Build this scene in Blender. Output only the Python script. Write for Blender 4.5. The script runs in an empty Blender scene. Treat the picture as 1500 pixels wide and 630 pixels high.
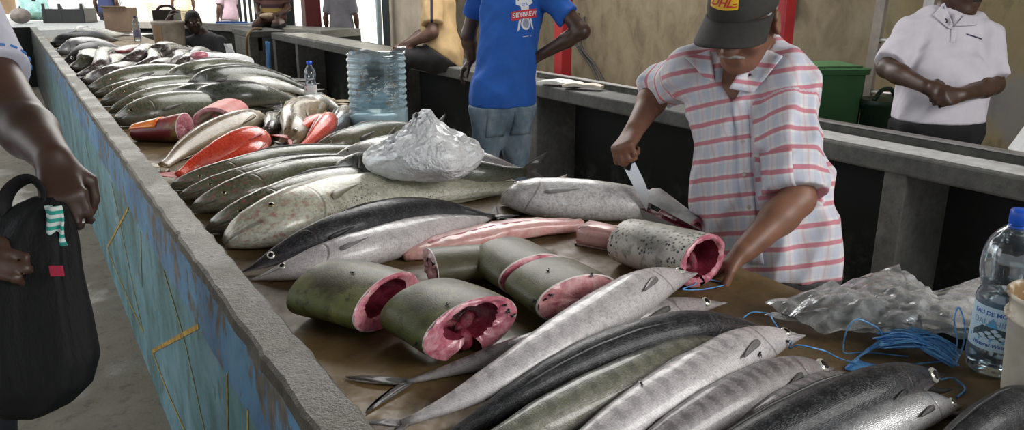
import bpy, bmesh, math, random
import numpy as np
from mathutils import Matrix, Vector
from mathutils.bvhtree import BVHTree
SC = bpy.context.scene
COL = SC.collection
PI = math.pi
# ------------------------------------------------------------------ camera
FPX, VPX, VPY = 1150.0, -5.0, -30.0
CZ = 1.54
_phi = math.atan((315 - VPY) / FPX)
_th = math.atan((750 - VPX) / math.hypot(FPX, 315 - VPY))
_h = np.array([math.sin(_th), math.cos(_th), 0.0]); RIGHT = np.array([math.cos(_th), -math.sin(_th), 0.0])
ZUP = np.array([0, 0, 1.0])
FWD = math.cos(_phi) * _h - math.sin(_phi) * ZUP
CUP = math.sin(_phi) * _h + math.cos(_phi) * ZUP
CAM = np.array([0, 0, CZ])
cd = bpy.data.cameras.new('camera'); cam = bpy.data.objects.new('camera', cd); COL.objects.link(cam)
cd.sensor_width = 36; cd.lens = FPX / 1500 * 36; cd.clip_start = .02; cd.clip_end = 200
_m = Matrix.Identity(4)
for i in range(3):
    _m[i][0] = RIGHT[i]; _m[i][1] = CUP[i]; _m[i][2] = -FWD[i]; _m[i][3] = CAM[i]
cam.matrix_world = _m
SC.camera = cam
# ------------------------------------------------------------------ exposure, sky, sun, big lights
SC.view_settings.view_transform = 'Standard'; SC.view_settings.look = 'None'
SC.view_settings.exposure = 0.65; SC.view_settings.gamma = 1; SC.view_settings.use_curve_mapping = False
w = bpy.data.worlds.new('sky'); SC.world = w; w.use_nodes = True
w.node_tree.nodes['Background'].inputs[0].default_value = (.86, .93, 1, 1)
w.node_tree.nodes['Background'].inputs[1].default_value = .7
def lamp(name, kind, loc, target, energy, color=(1, 1, 1), size=None, size_y=None, angle=None):
    l = bpy.data.lights.new(name, kind); l.energy = energy; l.color = color
    if size: l.shape = 'RECTANGLE'; l.size = size; l.size_y = size_y or size
    if angle: l.angle = angle
    o = bpy.data.objects.new(name, l); COL.objects.link(o); o.location = loc
    d = Vector(target) - Vector(loc); o.rotation_euler = d.to_track_quat('-Z', 'Y').to_euler()
    return o
lamp('sun', 'SUN', (-6, -4, 12), (0, 2, 0), 5.0, (1, .97, .9), angle=.02)
lamp('overhead_fill', 'AREA', (2.3, 4.2, 3.35), (1.6, 3.2, .8), 165, (1, .985, .96), 2.4, 5.0)  # added overhead fill below the closed ceiling, which has no opening
lamp('far_overhead_fill', 'AREA', (1.4, 10.5, 3.3), (1.0, 9.0, .8), 95, (1, .98, .95), 3.0, 3.5)  # second added fill, lifts the far part of the counter
lamp('open_side_daylight', 'AREA', (-3.2, 5.5, 2.6), (1.2, 3.0, .8), 48, (.95, .98, 1), 5.0, 1.8)
lamp('front_fill', 'AREA', (2.7, -1.8, 2.9), (1.4, 1.2, .8), 90, (1, .985, .96), 2.6, 1.6)  # added fill that brightens the near right of the counter
# ------------------------------------------------------------------ pixel -> place helpers (1500 x 630 frame)
def ray(u, v): return (u - 750) * RIGHT - (v - 315) * CUP + FPX * FWD
def P(u, v, z):
    d = ray(u, v); return CAM + d * (z - CAM[2]) / d[2]
def PX(u, v, x):
    d = ray(u, v); return CAM + d * (x - CAM[0]) / d[0]
def PW(u, v, w): return CAM + ray(u, v) * (w / FPX)
V = lambda *a: np.array(a, float)
def unit(a): a = np.asarray(a, float); return a / (np.linalg.norm(a) + 1e-12)
def lerp(a, b, t): return a + (b - a) * t
RNG = np.random.RandomState(7)
random.seed(7)
# ------------------------------------------------------------------ scene objects
def tag(o, label=None, cat=None, group=None, kind=None):
    if label: o['label'] = label
    if cat: o['category'] = cat
    if group: o['group'] = group
    if kind: o['kind'] = kind
    return o
def thing(name, label, cat, base=(0, 0, 0), group=None):
    o = bpy.data.objects.new(name, None); o.empty_display_size = .05
    COL.objects.link(o); o.location = [float(x) for x in base]
    return tag(o, label, cat, group)
def origin(o):
    p = np.zeros(3)
    while o is not None:
        p = p + np.array(o.location); o = o.parent
    return p
def mesh(name, geo, mat, parent=None, smooth=True, base=None, label=None, sub=0, flat_angle=None):
    """geo = (verts, faces[, uv per vertex[, material index per face]]) in world coordinates"""
    v = np.asarray(geo[0], float); faces = geo[1]
    b = origin(parent) if parent is not None else (np.asarray(base, float) if base is not None else np.zeros(3))
    if parent is not None and base is not None: loc = np.asarray(base, float) - b; b = np.asarray(base, float)
    elif parent is not None: loc = np.zeros(3)
    else: loc = b
    me = bpy.data.meshes.new(name)
    me.from_pydata((v - b).tolist(), [], [list(map(int, f)) for f in faces])
    mats = mat if isinstance(mat, (list, tuple)) else [mat]
    for m_ in mats: me.materials.append(m_)
    if len(geo) > 2 and geo[2] is not None:
        uv = np.asarray(geo[2], float)
        l = me.uv_layers.new(name='UVMap')
        idx = np.empty(len(me.loops), np.int32); me.loops.foreach_get('vertex_index', idx)
        l.data.foreach_set('uv', uv[idx].astype(np.float32).ravel())
    if len(geo) > 3 and geo[3] is not None:
        me.polygons.foreach_set('material_index', np.asarray(geo[3], np.int32))
    me.polygons.foreach_set('use_smooth', [bool(smooth)] * len(me.polygons))
    me.update()
    o = bpy.data.objects.new(name, me); COL.objects.link(o); o.location = loc.tolist()
    if parent is not None: o.parent = parent
    if label: o['label'] = label
    if sub:
        s = o.modifiers.new('smooth', 'SUBSURF'); s.levels = sub; s.render_levels = sub
    if flat_angle: me.set_sharp_from_angle(angle=flat_angle)
    return o
def cat(*gs):
    vs, fs, us, ms, n = [], [], [], [], 0
    for g in gs:
        v = np.asarray(g[0], float).reshape(-1, 3); vs.append(v)
        fs += [[i + n for i in f] for f in g[1]]
        us.append(np.asarray(g[2], float) if len(g) > 2 and g[2] is not None else np.zeros((len(v), 2)))
        ms += list(g[3]) if len(g) > 3 and g[3] is not None else [0] * len(g[1])
        n += len(v)
    return np.vstack(vs), fs, np.vstack(us), ms
def setmat(g, i): return (g[0], g[1], g[2] if len(g) > 2 else None, [i] * len(g[1]))
def loft(rings, cap0=True, cap1=True, closed=True, uv=None):
    r = np.asarray(rings, float); n, m = r.shape[:2]
    v = r.reshape(-1, 3); f = []
    mm = m if closed else m - 1
    for i in range(n - 1):
        for j in range(mm):
            k = (j + 1) % m
            f.append([i * m + j, i * m + k, (i + 1) * m + k, (i + 1) * m + j])
    if closed and cap0: f.append(list(range(m))[::-1])
    if closed and cap1: f.append([(n - 1) * m + j for j in range(m)])
    if uv is None:
        uu = np.repeat(np.linspace(0, 1, n), m); vv = np.tile(np.linspace(0, 1, m), n)
        uv = np.stack([uu, vv], 1)
    return v, f, uv
def lathe(prof, c, n=36, axis=(0, 0, 1), ref=None, cap0=True, cap1=True, wob=None):
    ax = unit(axis); ref = unit(np.cross(ax, [1, 0, 0] if abs(ax[0]) < .9 else [0, 1, 0])) if ref is None else unit(ref)
    s = np.cross(ax, ref); a = np.linspace(0, 2 * PI, n, endpoint=False)
    rings = []
    for i, (r, z) in enumerate(prof):
        rr = r * (wob(a, z) if wob else 1)
        rings.append(np.asarray(c) + ax * z + (np.cos(a) * rr)[:, None] * ref + (np.sin(a) * rr)[:, None] * s)
    zz = np.array([p[1] for p in prof]); zz = (zz - zz.min()) / (np.ptp(zz) + 1e-9)
    uv = np.stack([np.tile(a / (2 * PI), len(prof)), np.repeat(zz, n)], 1)
    return loft(rings, cap0, cap1, uv=uv)
def frames(pts, up=(0, 0, 1)):
    p = np.asarray(pts, float); t = np.gradient(p, axis=0); t /= np.linalg.norm(t, axis=1)[:, None] + 1e-12
    u0 = np.asarray(up, float); N = []; prev = None
    for ti in t:
        b = u0 if prev is None else prev
        n = b - ti * (b @ ti)
        if np.linalg.norm(n) < 1e-3: n = np.cross(ti, [1, 0.3, 0.2])
        n = unit(n); N.append(n); prev = n
    N = np.array(N); return p, t, N, np.cross(t, N)
def spline(pts, n):
    p = np.asarray(pts, float)
    if len(p) == 2: return lerp(p[0][None], p[1][None], np.linspace(0, 1, n)[:, None])
    d = np.r_[0, np.cumsum(np.linalg.norm(np.diff(p, axis=0), axis=1))]; d /= d[-1]
    m = np.gradient(p, d, axis=0) if len(p) > 2 else None
    out = []
    for x in np.linspace(0, 1, n):
        i = min(np.searchsorted(d, x, side='right') - 1, len(p) - 2); h = d[i + 1] - d[i]; s = (x - d[i]) / h
        out.append((2*s**3-3*s**2+1)*p[i] + (s**3-2*s**2+s)*h*m[i] + (-2*s**3+3*s**2)*p[i+1] + (s**3-s**2)*h*m[i+1])
    return np.array(out)
def tube(pts, r, n=8, caps=True, flat=1.0, up=(0, 0, 1)):
    p, t, N, B = frames(pts, up)
    r = np.broadcast_to(np.asarray(r, float), (len(p),)); a = np.linspace(0, 2 * PI, n, endpoint=False)
    rings = [p[i] + r[i] * (np.cos(a)[:, None] * N[i] * flat + np.sin(a)[:, None] * B[i]) for i in range(len(p))]
    return loft(rings, caps, caps)
def box(c, s, bev=.004, rot=None, seg=2):
    bm = bmesh.new(); bmesh.ops.create_cube(bm, size=1)
    bmesh.ops.scale(bm, vec=s, verts=bm.verts)
    if bev: bmesh.ops.bevel(bm, geom=bm.edges[:], offset=min(bev, min(s) * .45), segments=seg, affect='EDGES', profile=.5)
    v = np.array([x.co[:] for x in bm.verts]); f = [[x.index for x in q.verts] for q in bm.faces]; bm.free()
    if rot is not None: v = v @ np.asarray(rot).T
    return v + np.asarray(c, float), f, v[:, :2] * 1.0
def box2(lo, hi, bev=.004, **k): lo = np.array(lo, float); hi = np.array(hi, float); return box((lo + hi) / 2, hi - lo, bev, **k)
def rotz(a): c, s = math.cos(a), math.sin(a); return np.array([[c, -s, 0], [s, c, 0], [0, 0, 1.]])
def rotax(ax, a): return np.array(Matrix.Rotation(a, 3, Vector(ax)))
def prism(poly, z0, z1, bev=0):
    n = len(poly); p = np.asarray(poly, float)
    v = np.vstack([np.c_[p, np.full(n, z0)], np.c_[p, np.full(n, z1)]])
    f = [list(range(n))[::-1], list(range(n, 2 * n))] + [[i, (i + 1) % n, n + (i + 1) % n, n + i] for i in range(n)]
    return v, f, v[:, :2].copy()
def ellipsoid(c, r, n=16, m=10, R=None):
    th = np.linspace(0, PI, m); a = np.linspace(0, 2 * PI, n, endpoint=False)
    rings = [np.stack([np.cos(a) * math.sin(t) * r[0], np.sin(a) * math.sin(t) * r[1], np.full(n, math.cos(t) * r[2])], 1) for t in
             np.clip(th, .02, PI - .02)]
    v, f, uv = loft(rings)
    if R is not None: v = v @ np.asarray(R).T
    return v + np.asarray(c, float), f, uv
def basis(x, y):      # columns: x, y orthogonalised, z
    x = unit(x); y = unit(np.asarray(y, float) - x * (x @ np.asarray(y, float))); return np.stack([x, y, np.cross(x, y)], 1)
def sheet(c, ex, ey, nx, ny, hfun, thick=.0012):
    """rectangular sheet c + x*ex + y*ey + h(x,y)*n, closed with a thickness"""
    n = unit(np.cross(ex, ey)); xs = np.linspace(0, 1, nx); ys = np.linspace(0, 1, ny)
    X, Y = np.meshgrid(xs, ys, indexing='ij')
    top = np.asarray(c) + X[..., None] * ex + Y[..., None] * ey
    h = hfun(X, Y)
    top = top + h if h.ndim == 3 else top + h[..., None] * n
    return thicken(top, thick)
def thicken(grid, thick):
    nx, ny = grid.shape[:2]
    du = np.gradient(grid, axis=0); dv = np.gradient(grid, axis=1); nn = np.cross(du, dv)
    nn /= np.linalg.norm(nn, axis=2)[..., None] + 1e-12
    A = grid + nn * thick / 2; B = grid - nn * thick / 2
    v = np.vstack([A.reshape(-1, 3), B.reshape(-1, 3)]); N = nx * ny; f = []
    I = lambda i, j: i * ny + j
    for i in range(nx - 1):
        for j in range(ny - 1):
            q = [I(i, j), I(i + 1, j), I(i + 1, j + 1), I(i, j + 1)]
            f.append(q); f.append([x + N for x in q[::-1]])
    edge = [I(i, 0) for i in range(nx)] + [I(nx - 1, j) for j in range(1, ny)] + [I(i, ny - 1) for i in range(nx - 2, -1, -1)] + [I(0, j) for j in range(ny - 2, 0, -1)]
    for a, b in zip(edge, edge[1:] + edge[:1]): f.append([b, a, a + N, b + N])
    X, Y = np.meshgrid(np.linspace(0, 1, nx), np.linspace(0, 1, ny), indexing='ij')
    uv = np.stack([X.ravel(), Y.ravel()], 1)
    return v, f, np.vstack([uv, uv])
# ------------------------------------------------------------------ node materials
class Mat:
    def __init__(s, name, col=(.5, .5, .5), rough=.5, metal=0.0, spec=.5, coat=0.0, trans=0.0, ior=1.45, coat_rough=.08):
        s.m = bpy.data.materials.new(name); s.m.use_nodes = True; s.nt = s.m.node_tree; s.b = s.nt.nodes['Principled BSDF']
        s.out = s.nt.nodes['Material Output']; s._tc = None
        i = s.b.inputs
        i['Base Color'].default_value = (*col, 1); i['Roughness'].default_value = rough; i['Metallic'].default_value = metal
        i['Specular IOR Level'].default_value = spec; i['Coat Weight'].default_value = coat; i['Coat Roughness'].default_value = coat_rough
        i['Transmission Weight'].default_value = trans; i['IOR'].default_value = ior
    def node(s, t, **kw):
        n = s.nt.nodes.new(t)
        for k, v in kw.items(): setattr(n, k, v)
        return n
    def link(s, a, b): s.nt.links.new(a, b)
    def put(s, sock, val):
        if hasattr(val, 'is_output') or isinstance(val, bpy.types.NodeSocket): s.link(val, sock)
        elif isinstance(val, (tuple, list)) and len(val) == 3 and sock.type == 'RGBA': sock.default_value = (*val, 1)
        else: sock.default_value = val
    def coord(s, kind='Object', scale=(1, 1, 1), rot=(0, 0, 0), loc=(0, 0, 0)):
        if s._tc is None: s._tc = s.node('ShaderNodeTexCoord')
        if scale == (1, 1, 1) and rot == (0, 0, 0) and loc == (0, 0, 0): return s._tc.outputs[kind]
        mp = s.node('ShaderNodeMapping'); s.link(s._tc.outputs[kind], mp.inputs[0])
        mp.inputs['Scale'].default_value = scale; mp.inputs['Rotation'].default_value = rot; mp.inputs['Location'].default_value = loc
        return mp.outputs[0]
    def sep(s, vec): n = s.node('ShaderNodeSeparateXYZ'); s.link(vec, n.inputs[0]); return n.outputs
    def noise(s, scale=5, detail=4, rough=.55, vec=None, dist=0.0):
        n = s.node('ShaderNodeTexNoise'); n.inputs['Scale'].default_value = scale; n.inputs['Detail'].default_value = detail
        n.inputs['Roughness'].default_value = rough; n.inputs['Distortion'].default_value = dist
        s.link(vec if vec is not None else s.coord(), n.inputs['Vector']); return n.outputs['Fac']
    def voro(s, scale=5, vec=None, feature='F1', rand=1.0, out='Distance'):
        n = s.node('ShaderNodeTexVoronoi', feature=feature); n.inputs['Scale'].default_value = scale
        n.inputs['Randomness'].default_value = rand
        s.link(vec if vec is not None else s.coord(), n.inputs['Vector']); return n.outputs[out]
    def math(s, op, a, b=None, c=None, clamp=False):
        n = s.node('ShaderNodeMath', operation=op, use_clamp=clamp); s.put(n.inputs[0], a)
        if b is not None: s.put(n.inputs[1], b)
        if c is not None: s.put(n.inputs[2], c)
        return n.outputs[0]
    def smooth(s, x, a, b, lo=0.0, hi=1.0):
        n = s.node('ShaderNodeMapRange', interpolation_type='SMOOTHSTEP'); s.put(n.inputs[0], x)
        n.inputs[1].default_value = a; n.inputs[2].default_value = b; n.inputs[3].default_value = lo; n.inputs[4].default_value = hi
        return n.outputs[0]
    def ramp(s, fac, stops, interp='LINEAR'):
        n = s.node('ShaderNodeValToRGB'); cr = n.color_ramp; cr.interpolation = interp
        while len(cr.elements) < len(stops): cr.elements.new(.5)
        for e, (p, c) in zip(cr.elements, stops):
            e.position = p; e.color = (*c, 1) if not np.isscalar(c) else (c, c, c, 1)
        s.put(n.inputs[0], fac); return n.outputs[0]
    def mix(s, fac, a, b, mode='MIX'):
        n = s.node('ShaderNodeMix', data_type='RGBA', blend_type=mode); s.put(n.inputs[0], fac)
        s.put(n.inputs[6], a); s.put(n.inputs[7], b); return n.outputs[2]
    def color(s, c): s.put(s.b.inputs['Base Color'], c); return s
    def set(s, k, v): s.put(s.b.inputs[k], v); return s
    def bump(s, h, strength=.3, dist=.01):
        n = s.node('ShaderNodeBump'); n.inputs['Strength'].default_value = strength; n.inputs['Distance'].default_value = dist
        s.link(h, n.inputs['Height']); s.link(n.outputs[0], s.b.inputs['Normal']); return s
def plain(name, col, rough=.5, var=.15, scale=12, bump=.0, **k):
    m = Mat(name, col, rough, **k); n = m.noise(scale, 5)
    dark = tuple(c * (1 - var) for c in col); lite = tuple(min(1, c * (1 + var)) for c in col)
    m.color(m.ramp(n, [(.3, dark), (.7, lite)]))
    if bump: m.bump(m.noise(scale * 5, 4), bump, .004)
    return m.m
# ================================================================== materials of the place
TZ = .81                 # table surface
LZ = .87                 # ledge top
def m_concrete(name, a, b, c, scale=3, rough=.7, bump=.4, wet=0):
    m = Mat(name, a, rough); n1 = m.noise(scale, 6, .6); n2 = m.noise(scale * 9, 5, .7)
    col = m.ramp(n1, [(.3, a), (.55, b), (.75, c)]); col = m.mix(m.smooth(n2, .35, .75, 0, .55), col, tuple(x * .45 for x in a))
    m.color(col); m.bump(m.math('ADD', n2, m.noise(scale * 40, 3)), bump, .004)
    if wet: m.set('Roughness', m.smooth(n1, .35, .65, wet, rough))
    return m.m
LEDGE = m_concrete('ledge_concrete', (.045, .039, .029), (.098, .087, .066), (.25, .235, .195), 5, .5, .7, .25)
GREYC = m_concrete('grey_concrete', (.07, .07, .065), (.12, .12, .11), (.2, .195, .18), 3, .7, .4)
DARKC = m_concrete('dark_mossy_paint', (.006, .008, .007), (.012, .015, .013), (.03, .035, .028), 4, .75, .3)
def _floor():
    m = Mat('wet_floor', (.2, .18, .15), .5); n = m.noise(1.3, 6, .6); n2 = m.noise(14, 5, .65); n3 = m.noise(70, 3)
    c = m.ramp(n, [(.25, (.1, .086, .066)), (.5, (.29, .245, .185)), (.75, (.42, .36, .28))])
    c = m.mix(m.smooth(n2, .5, .7, 0, .5), c, (.07, .06, .05)); c = m.mix(m.smooth(n3, .5, .75, 0, .35), c, (.36, .33, .28))
    m.color(c); m.set('Roughness', m.smooth(n, .36, .5, .3, .8)); m.bump(n3, .35, .004); return m.m
FLOOR = _floor()
def _side():
    m = Mat('peeling_blue_paint', (.1, .3, .4), .55); o = m.coord(); z = m.sep(o)[2]
    st = m.coord(scale=(3, 2.0, 1.3)); n = m.noise(1.7, 7, .65, st, .4); n2 = m.noise(4.0, 7, .68, m.coord(scale=(4, 2.2, 1.5)), .3); n3 = m.noise(3.0, 6, .6)
    lowc = m.ramp(n, [(.3, (.07, .105, .09)), (.44, (.09, .2, .21)), (.58, (.15, .3, .35)), (.72, (.24, .38, .43))])
    lowc = m.mix(m.smooth(n2, .54, .64, 0, .7), lowc, (.1, .105, .08))
    upc = m.ramp(n3, [(.35, (.06, .14, .27)), (.55, (.1, .25, .42)), (.75, (.16, .38, .54))])
    upc = m.mix(m.smooth(n2, .51, .58, 0, .95), upc, m.ramp(m.noise(20, 3), [(.3, (.085, .07, .05)), (.7, (.21, .175, .13))]))
    wob = m.math('ADD', z, m.math('MULTIPLY', m.noise(9, 2), .006))
    c = m.mix(m.smooth(wob, .683, .688), lowc, upc)
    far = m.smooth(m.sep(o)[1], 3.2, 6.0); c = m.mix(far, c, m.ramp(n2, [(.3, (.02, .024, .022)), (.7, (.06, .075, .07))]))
    m.color(c); m.bump(n2, .35, .004); m.set('Roughness', m.smooth(n2, .4, .65, .38, .8)); return m.m
SIDE = _side()
def _table():
    m = Mat('wet_table', (.15, .13, .1), .3); n = m.noise(2.2, 6, .6); n2 = m.noise(16, 6, .7); n3 = m.noise(60, 3)
    o = m.coord(); y = m.sep(o)[1]
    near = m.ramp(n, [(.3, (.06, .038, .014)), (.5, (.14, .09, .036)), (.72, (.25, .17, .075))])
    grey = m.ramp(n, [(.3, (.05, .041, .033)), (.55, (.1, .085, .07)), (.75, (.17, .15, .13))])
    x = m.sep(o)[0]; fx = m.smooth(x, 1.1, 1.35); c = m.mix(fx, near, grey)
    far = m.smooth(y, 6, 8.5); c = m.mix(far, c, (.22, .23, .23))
    c = m.mix(m.smooth(n2, .52, .75, 0, .6), c, (.035, .027, .02)); m.color(c)
    m.set('Roughness', m.smooth(n2, .35, .65, .36, .65)); m.bump(m.math('ADD', n2, m.math('MULTIPLY', n3, .4)), .2, .002); return m.m
TABLE = _table()
def _wall():
    m = Mat('stained_yellow_plaster', (.3, .25, .15), .8); o = m.coord(); y = m.sep(o)[1]
    st = m.coord(scale=(1.4, 1.4, .9)); n = m.noise(1.2, 7, .6, st); n2 = m.noise(4.5, 7, .65, st, .6); n3 = m.noise(6, 6, .65, m.coord(scale=(1, 1, .6)))
    c = m.ramp(n2, [(.3, (.105, .082, .05)), (.5, (.17, .135, .082)), (.7, (.22, .178, .115))])
    patch = m.ramp(n, [(.3, (.13, .13, .125)), (.5, (.26, .2, .1)), (.7, (.17, .145, .065))])
    near = m.smooth(y, 3.2, 2.6); c = m.mix(m.math('MULTIPLY', near, .75), c, patch)
    c = m.mix(m.math('MULTIPLY', near, m.smooth(n3, .5, .64, 0, .6)), c, (.06, .062, .03))
    c = m.mix(m.math('MULTIPLY', near, m.smooth(m.noise(2.3, 6, .6, m.coord(loc=(4, 3, 1))), .52, .64, 0, .7)), c, (.17, .172, .18))
    c = m.mix(m.smooth(n3, .58, .75, 0, .5), c, (.08, .07, .05))
    m.color(c); m.bump(n3, .3, .01); return m.m
WALL = _wall()
BRIGHT = plain('white_plaster', (.82, .8, .74), .8, .06, 3)
CREAM = plain('cream_plaster', (.62, .52, .4), .8, .18, 4)
RED = plain('red_gloss_paint', (.32, .018, .022), .35, .2, 5)
DKRED = plain('dark_red_paint', (.11, .015, .015), .45, .2, 5)
METAL = plain('worn_aluminium', (.35, .34, .33), .4, .15, 8, metal=.7)
def plane(name, pts, mat, kind='structure', thick=None):
    o = mesh(name, (np.array(pts, float), [list(range(len(pts)))]), mat, smooth=False); tag(o, kind=kind); return o
def slab(name, lo, hi, mat, bev=0.0):
    o = mesh(name, box2(lo, hi, bev), mat, smooth=False); tag(o, kind='structure'); return o
# ------------------------------------------------------------------ shell
slab('floor', (-9, -5, -.15), (5.2, 24, 0), FLOOR)
slab('wall_right', (4.5, -4, 0), (4.7, 8.6, 3.5), WALL)
slab('ceiling', (-7, -5, 3.45), (5.0, 12.6, 3.6), GREYC)
slab('wall_far', (4.5, 8.6, 0), (4.75, 10.4, 3.5), CREAM)
slab('ground', (-30, 12.6, -.2), (40, 60, -.02), BRIGHT)
slab('ground_yard', (4.8, 8, -.2), (40, 12.6, -.02), BRIGHT)
slab('wall_yard', (12.2, 8, 0), (12.5, 30, 5.5), BRIGHT)
slab('wall_street', (-14, 25, 0), (12.2, 25.3, 6), BRIGHT)
# red posts and the grey pole of the far opening
def post(name, x, y, wx, wy, mat, label, h=3.45):
    o = mesh(name, box2((x - wx / 2, y - wy / 2, 0), (x + wx / 2, y + wy / 2, h), .008), mat, smooth=False, base=(x, y, 0))
    return tag(o, label, 'post')
p = PX(824, 100, 3.55); post('red_post', 3.55, p[1], .1, .1, RED, 'red square roof post behind the bench beside the man in the blue shirt')
p = PX(1146, 40, 3.55); post('red_post', 3.55, p[1], .09, .09, RED, 'red roof post behind the head of the man cutting fish')
p = P(456, 38, .87); post('red_post', p[0] + .02, p[1] + .02, .24, .2, DKRED, 'broad dark red post at the far end beside the bright doorway')
p = PX(567, 60, 4.4); t = thing('steel_pole', 'grey steel pole with a pale edge at the side of the bright doorway', 'pole', (4.4, p[1], 0))
mesh('pole', tube([(4.4, p[1], 0), (4.4, p[1], 3.45)], .05, 14), plain('pole_grey', (.12, .15, .17), .45), t)
mesh('strip', box2((4.27, p[1] - .02, 0), (4.33, p[1] + .04, 3.45), .004), plain('pale_blue_strip', (.5, .62, .68), .5), t, smooth=False)
# ------------------------------------------------------------------ the long fish counter
ct = thing('fish_counter', 'long concrete fish counter with peeling blue painted side and grey ledge', 'counter', (.9, 5, 0))
Y0, Y1 = -.7, 13.75
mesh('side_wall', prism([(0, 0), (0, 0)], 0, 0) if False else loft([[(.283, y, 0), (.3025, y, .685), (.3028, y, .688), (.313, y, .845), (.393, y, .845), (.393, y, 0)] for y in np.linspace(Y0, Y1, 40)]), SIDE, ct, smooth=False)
def ledge():
    rings = []
    for y in np.r_[np.linspace(Y0, 4, 160), np.linspace(4.1, Y1, 60)]:
        j = RNG.normal(0, .001, 4) + .0016 * np.sin(y * V(31, 47, 23, 59)) + (RNG.rand() < .07) * RNG.uniform(-.006, .001, 4) * V(-1, 1, 1, 1)
        rings.append([(.309 + j[0], y, .838), (.311 + j[0], y, .866 + j[2]), (.318 + j[0], y, .872), (.388 + j[1], y, .872), (.394 + j[1], y, .866 + j[3]), (.396, y, .80)])
    return loft(rings)
mesh('ledge', ledge(), LEDGE, ct, smooth=False)
XR = 1.555
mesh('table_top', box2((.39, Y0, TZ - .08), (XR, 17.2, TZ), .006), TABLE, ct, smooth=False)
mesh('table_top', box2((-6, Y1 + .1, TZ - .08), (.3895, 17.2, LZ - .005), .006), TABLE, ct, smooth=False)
mesh('end_wall', box2((-6, Y1, 0), (.306, Y1 + .12, LZ), .006), DARKC, ct, smooth=False)
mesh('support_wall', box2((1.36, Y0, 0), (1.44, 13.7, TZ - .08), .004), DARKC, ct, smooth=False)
YEL = Mat('yellow_line_paint', (.5, .3, .03), .55); YEL.color(YEL.ramp(YEL.noise(30, 4), [(.35, (.2, .12, .03)), (.5, (.5, .29, .03)), (.7, (.62, .42, .09))]))
PALE = Mat('faded_line_paint', (.3, .24, .1), .6); PALE.color(PALE.ramp(PALE.noise(30, 4), [(.35, (.16, .17, .1)), (.55, (.38, .31, .13))]))
def side_pt(u, v):
    x = .3
    for _ in range(3):
        p = PX(u, v, x); x = (.283 + (.3025 - .283) * p[2] / .685 if p[2] < .685 else .3028 + (p[2] - .688) * .065) - .0012
    return PX(u, v, x)
def ribbon(pix, wd):
    pts = spline([side_pt(*q) for q in pix], max(2, 6 * (len(pix) - 1))) if len(pix) > 2 else np.array([side_pt(*q) for q in pix])
    d = np.gradient(pts, axis=0); d[:, 0] = 0; d /= np.linalg.norm(d, axis=1)[:, None]
    n = np.stack([0 * d[:, 0], -d[:, 2], d[:, 1]], 1) * wd / 2
    out = np.array([-.0012, 0, 0])
    return loft([[a - b, a + b, a + b + out, a - b + out] for a, b in zip(pts, n)])
for pix, wd in [([(188, 305), (157, 363)], .012), ([(157, 363), (180, 420), (210, 487)], .010), ([(163, 267), (175, 323), (193, 410), (210, 487)], .009),
                ([(291, 478), (223, 515)], .014), ([(223, 515), (245, 572), (271, 632)], .010), ([(333, 548), (334, 634)], .008), ([(363, 600), (363, 636)], .008)]:
    mesh('painted_line', ribbon(pix, wd), YEL.m, ct, smooth=False)
for pix, wd in [([(206, 340), (208, 420)], .008), ([(240, 397), (247, 420), (267, 487), (300, 632)], .008), ([(125, 207), (132, 243), (145, 317)], .012), ([(130, 250), (121, 275)], .012)]:
    mesh('painted_line', ribbon(pix, wd), PALE.m, ct, smooth=False)
# ------------------------------------------------------------------ the bench counter behind
bc = thing('bench_counter', 'long grey concrete bench counter along the back with open dark bays', 'counter', (3.15, 5, 0))
mesh('bench_top', box2((2.955, -2, LZ - .085), (3.42, 10.67, LZ), .01), GREYC, bc, smooth=False)
mesh('bench_rim', box2((3.16, -2, LZ - .01), (3.2, 4.7, LZ + .034), .005), plain('rim_paint', (.05, .05, .04), .5, .6, 20), bc, smooth=False)
mesh('rim_edge', box2((3.155, -2, LZ + .034), (3.205, 4.7, LZ + .042), .002), METAL, bc, smooth=False, label='bright metal edge')
mesh('painted_strip', box2((2.985, -2, LZ), (3.14, 2.55, LZ + .002), .001), plain('worn_white_paint', (.5, .5, .49), .5, .25, 18), bc, smooth=False)
mesh('painted_strip', box2((3.02, 6.7, LZ), (3.36, 10.4, LZ + .002), .001), plain('bleached_paint', (.5, .47, .4), .4, .2, 6), bc, smooth=False)
for y0, y1 in [(1.745, 1.845), (4.40, 4.53), (6.9, 7.0), (9.6, 9.7), (10.55, 10.67), (-1.3, -1.2)]:
    mesh('pillar', box2((2.965, y0, 0), (3.3, y1, LZ - .08), .008), GREYC, bc, smooth=False)
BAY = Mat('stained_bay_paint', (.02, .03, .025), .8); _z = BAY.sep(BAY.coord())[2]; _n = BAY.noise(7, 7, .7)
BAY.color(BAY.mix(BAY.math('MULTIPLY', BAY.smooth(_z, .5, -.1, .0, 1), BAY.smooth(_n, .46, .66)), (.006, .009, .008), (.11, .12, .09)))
mesh('back_panel', box2((3.3, -2, 0), (3.38, 10.67, LZ - .08), .004), BAY.m, bc, smooth=False)
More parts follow.
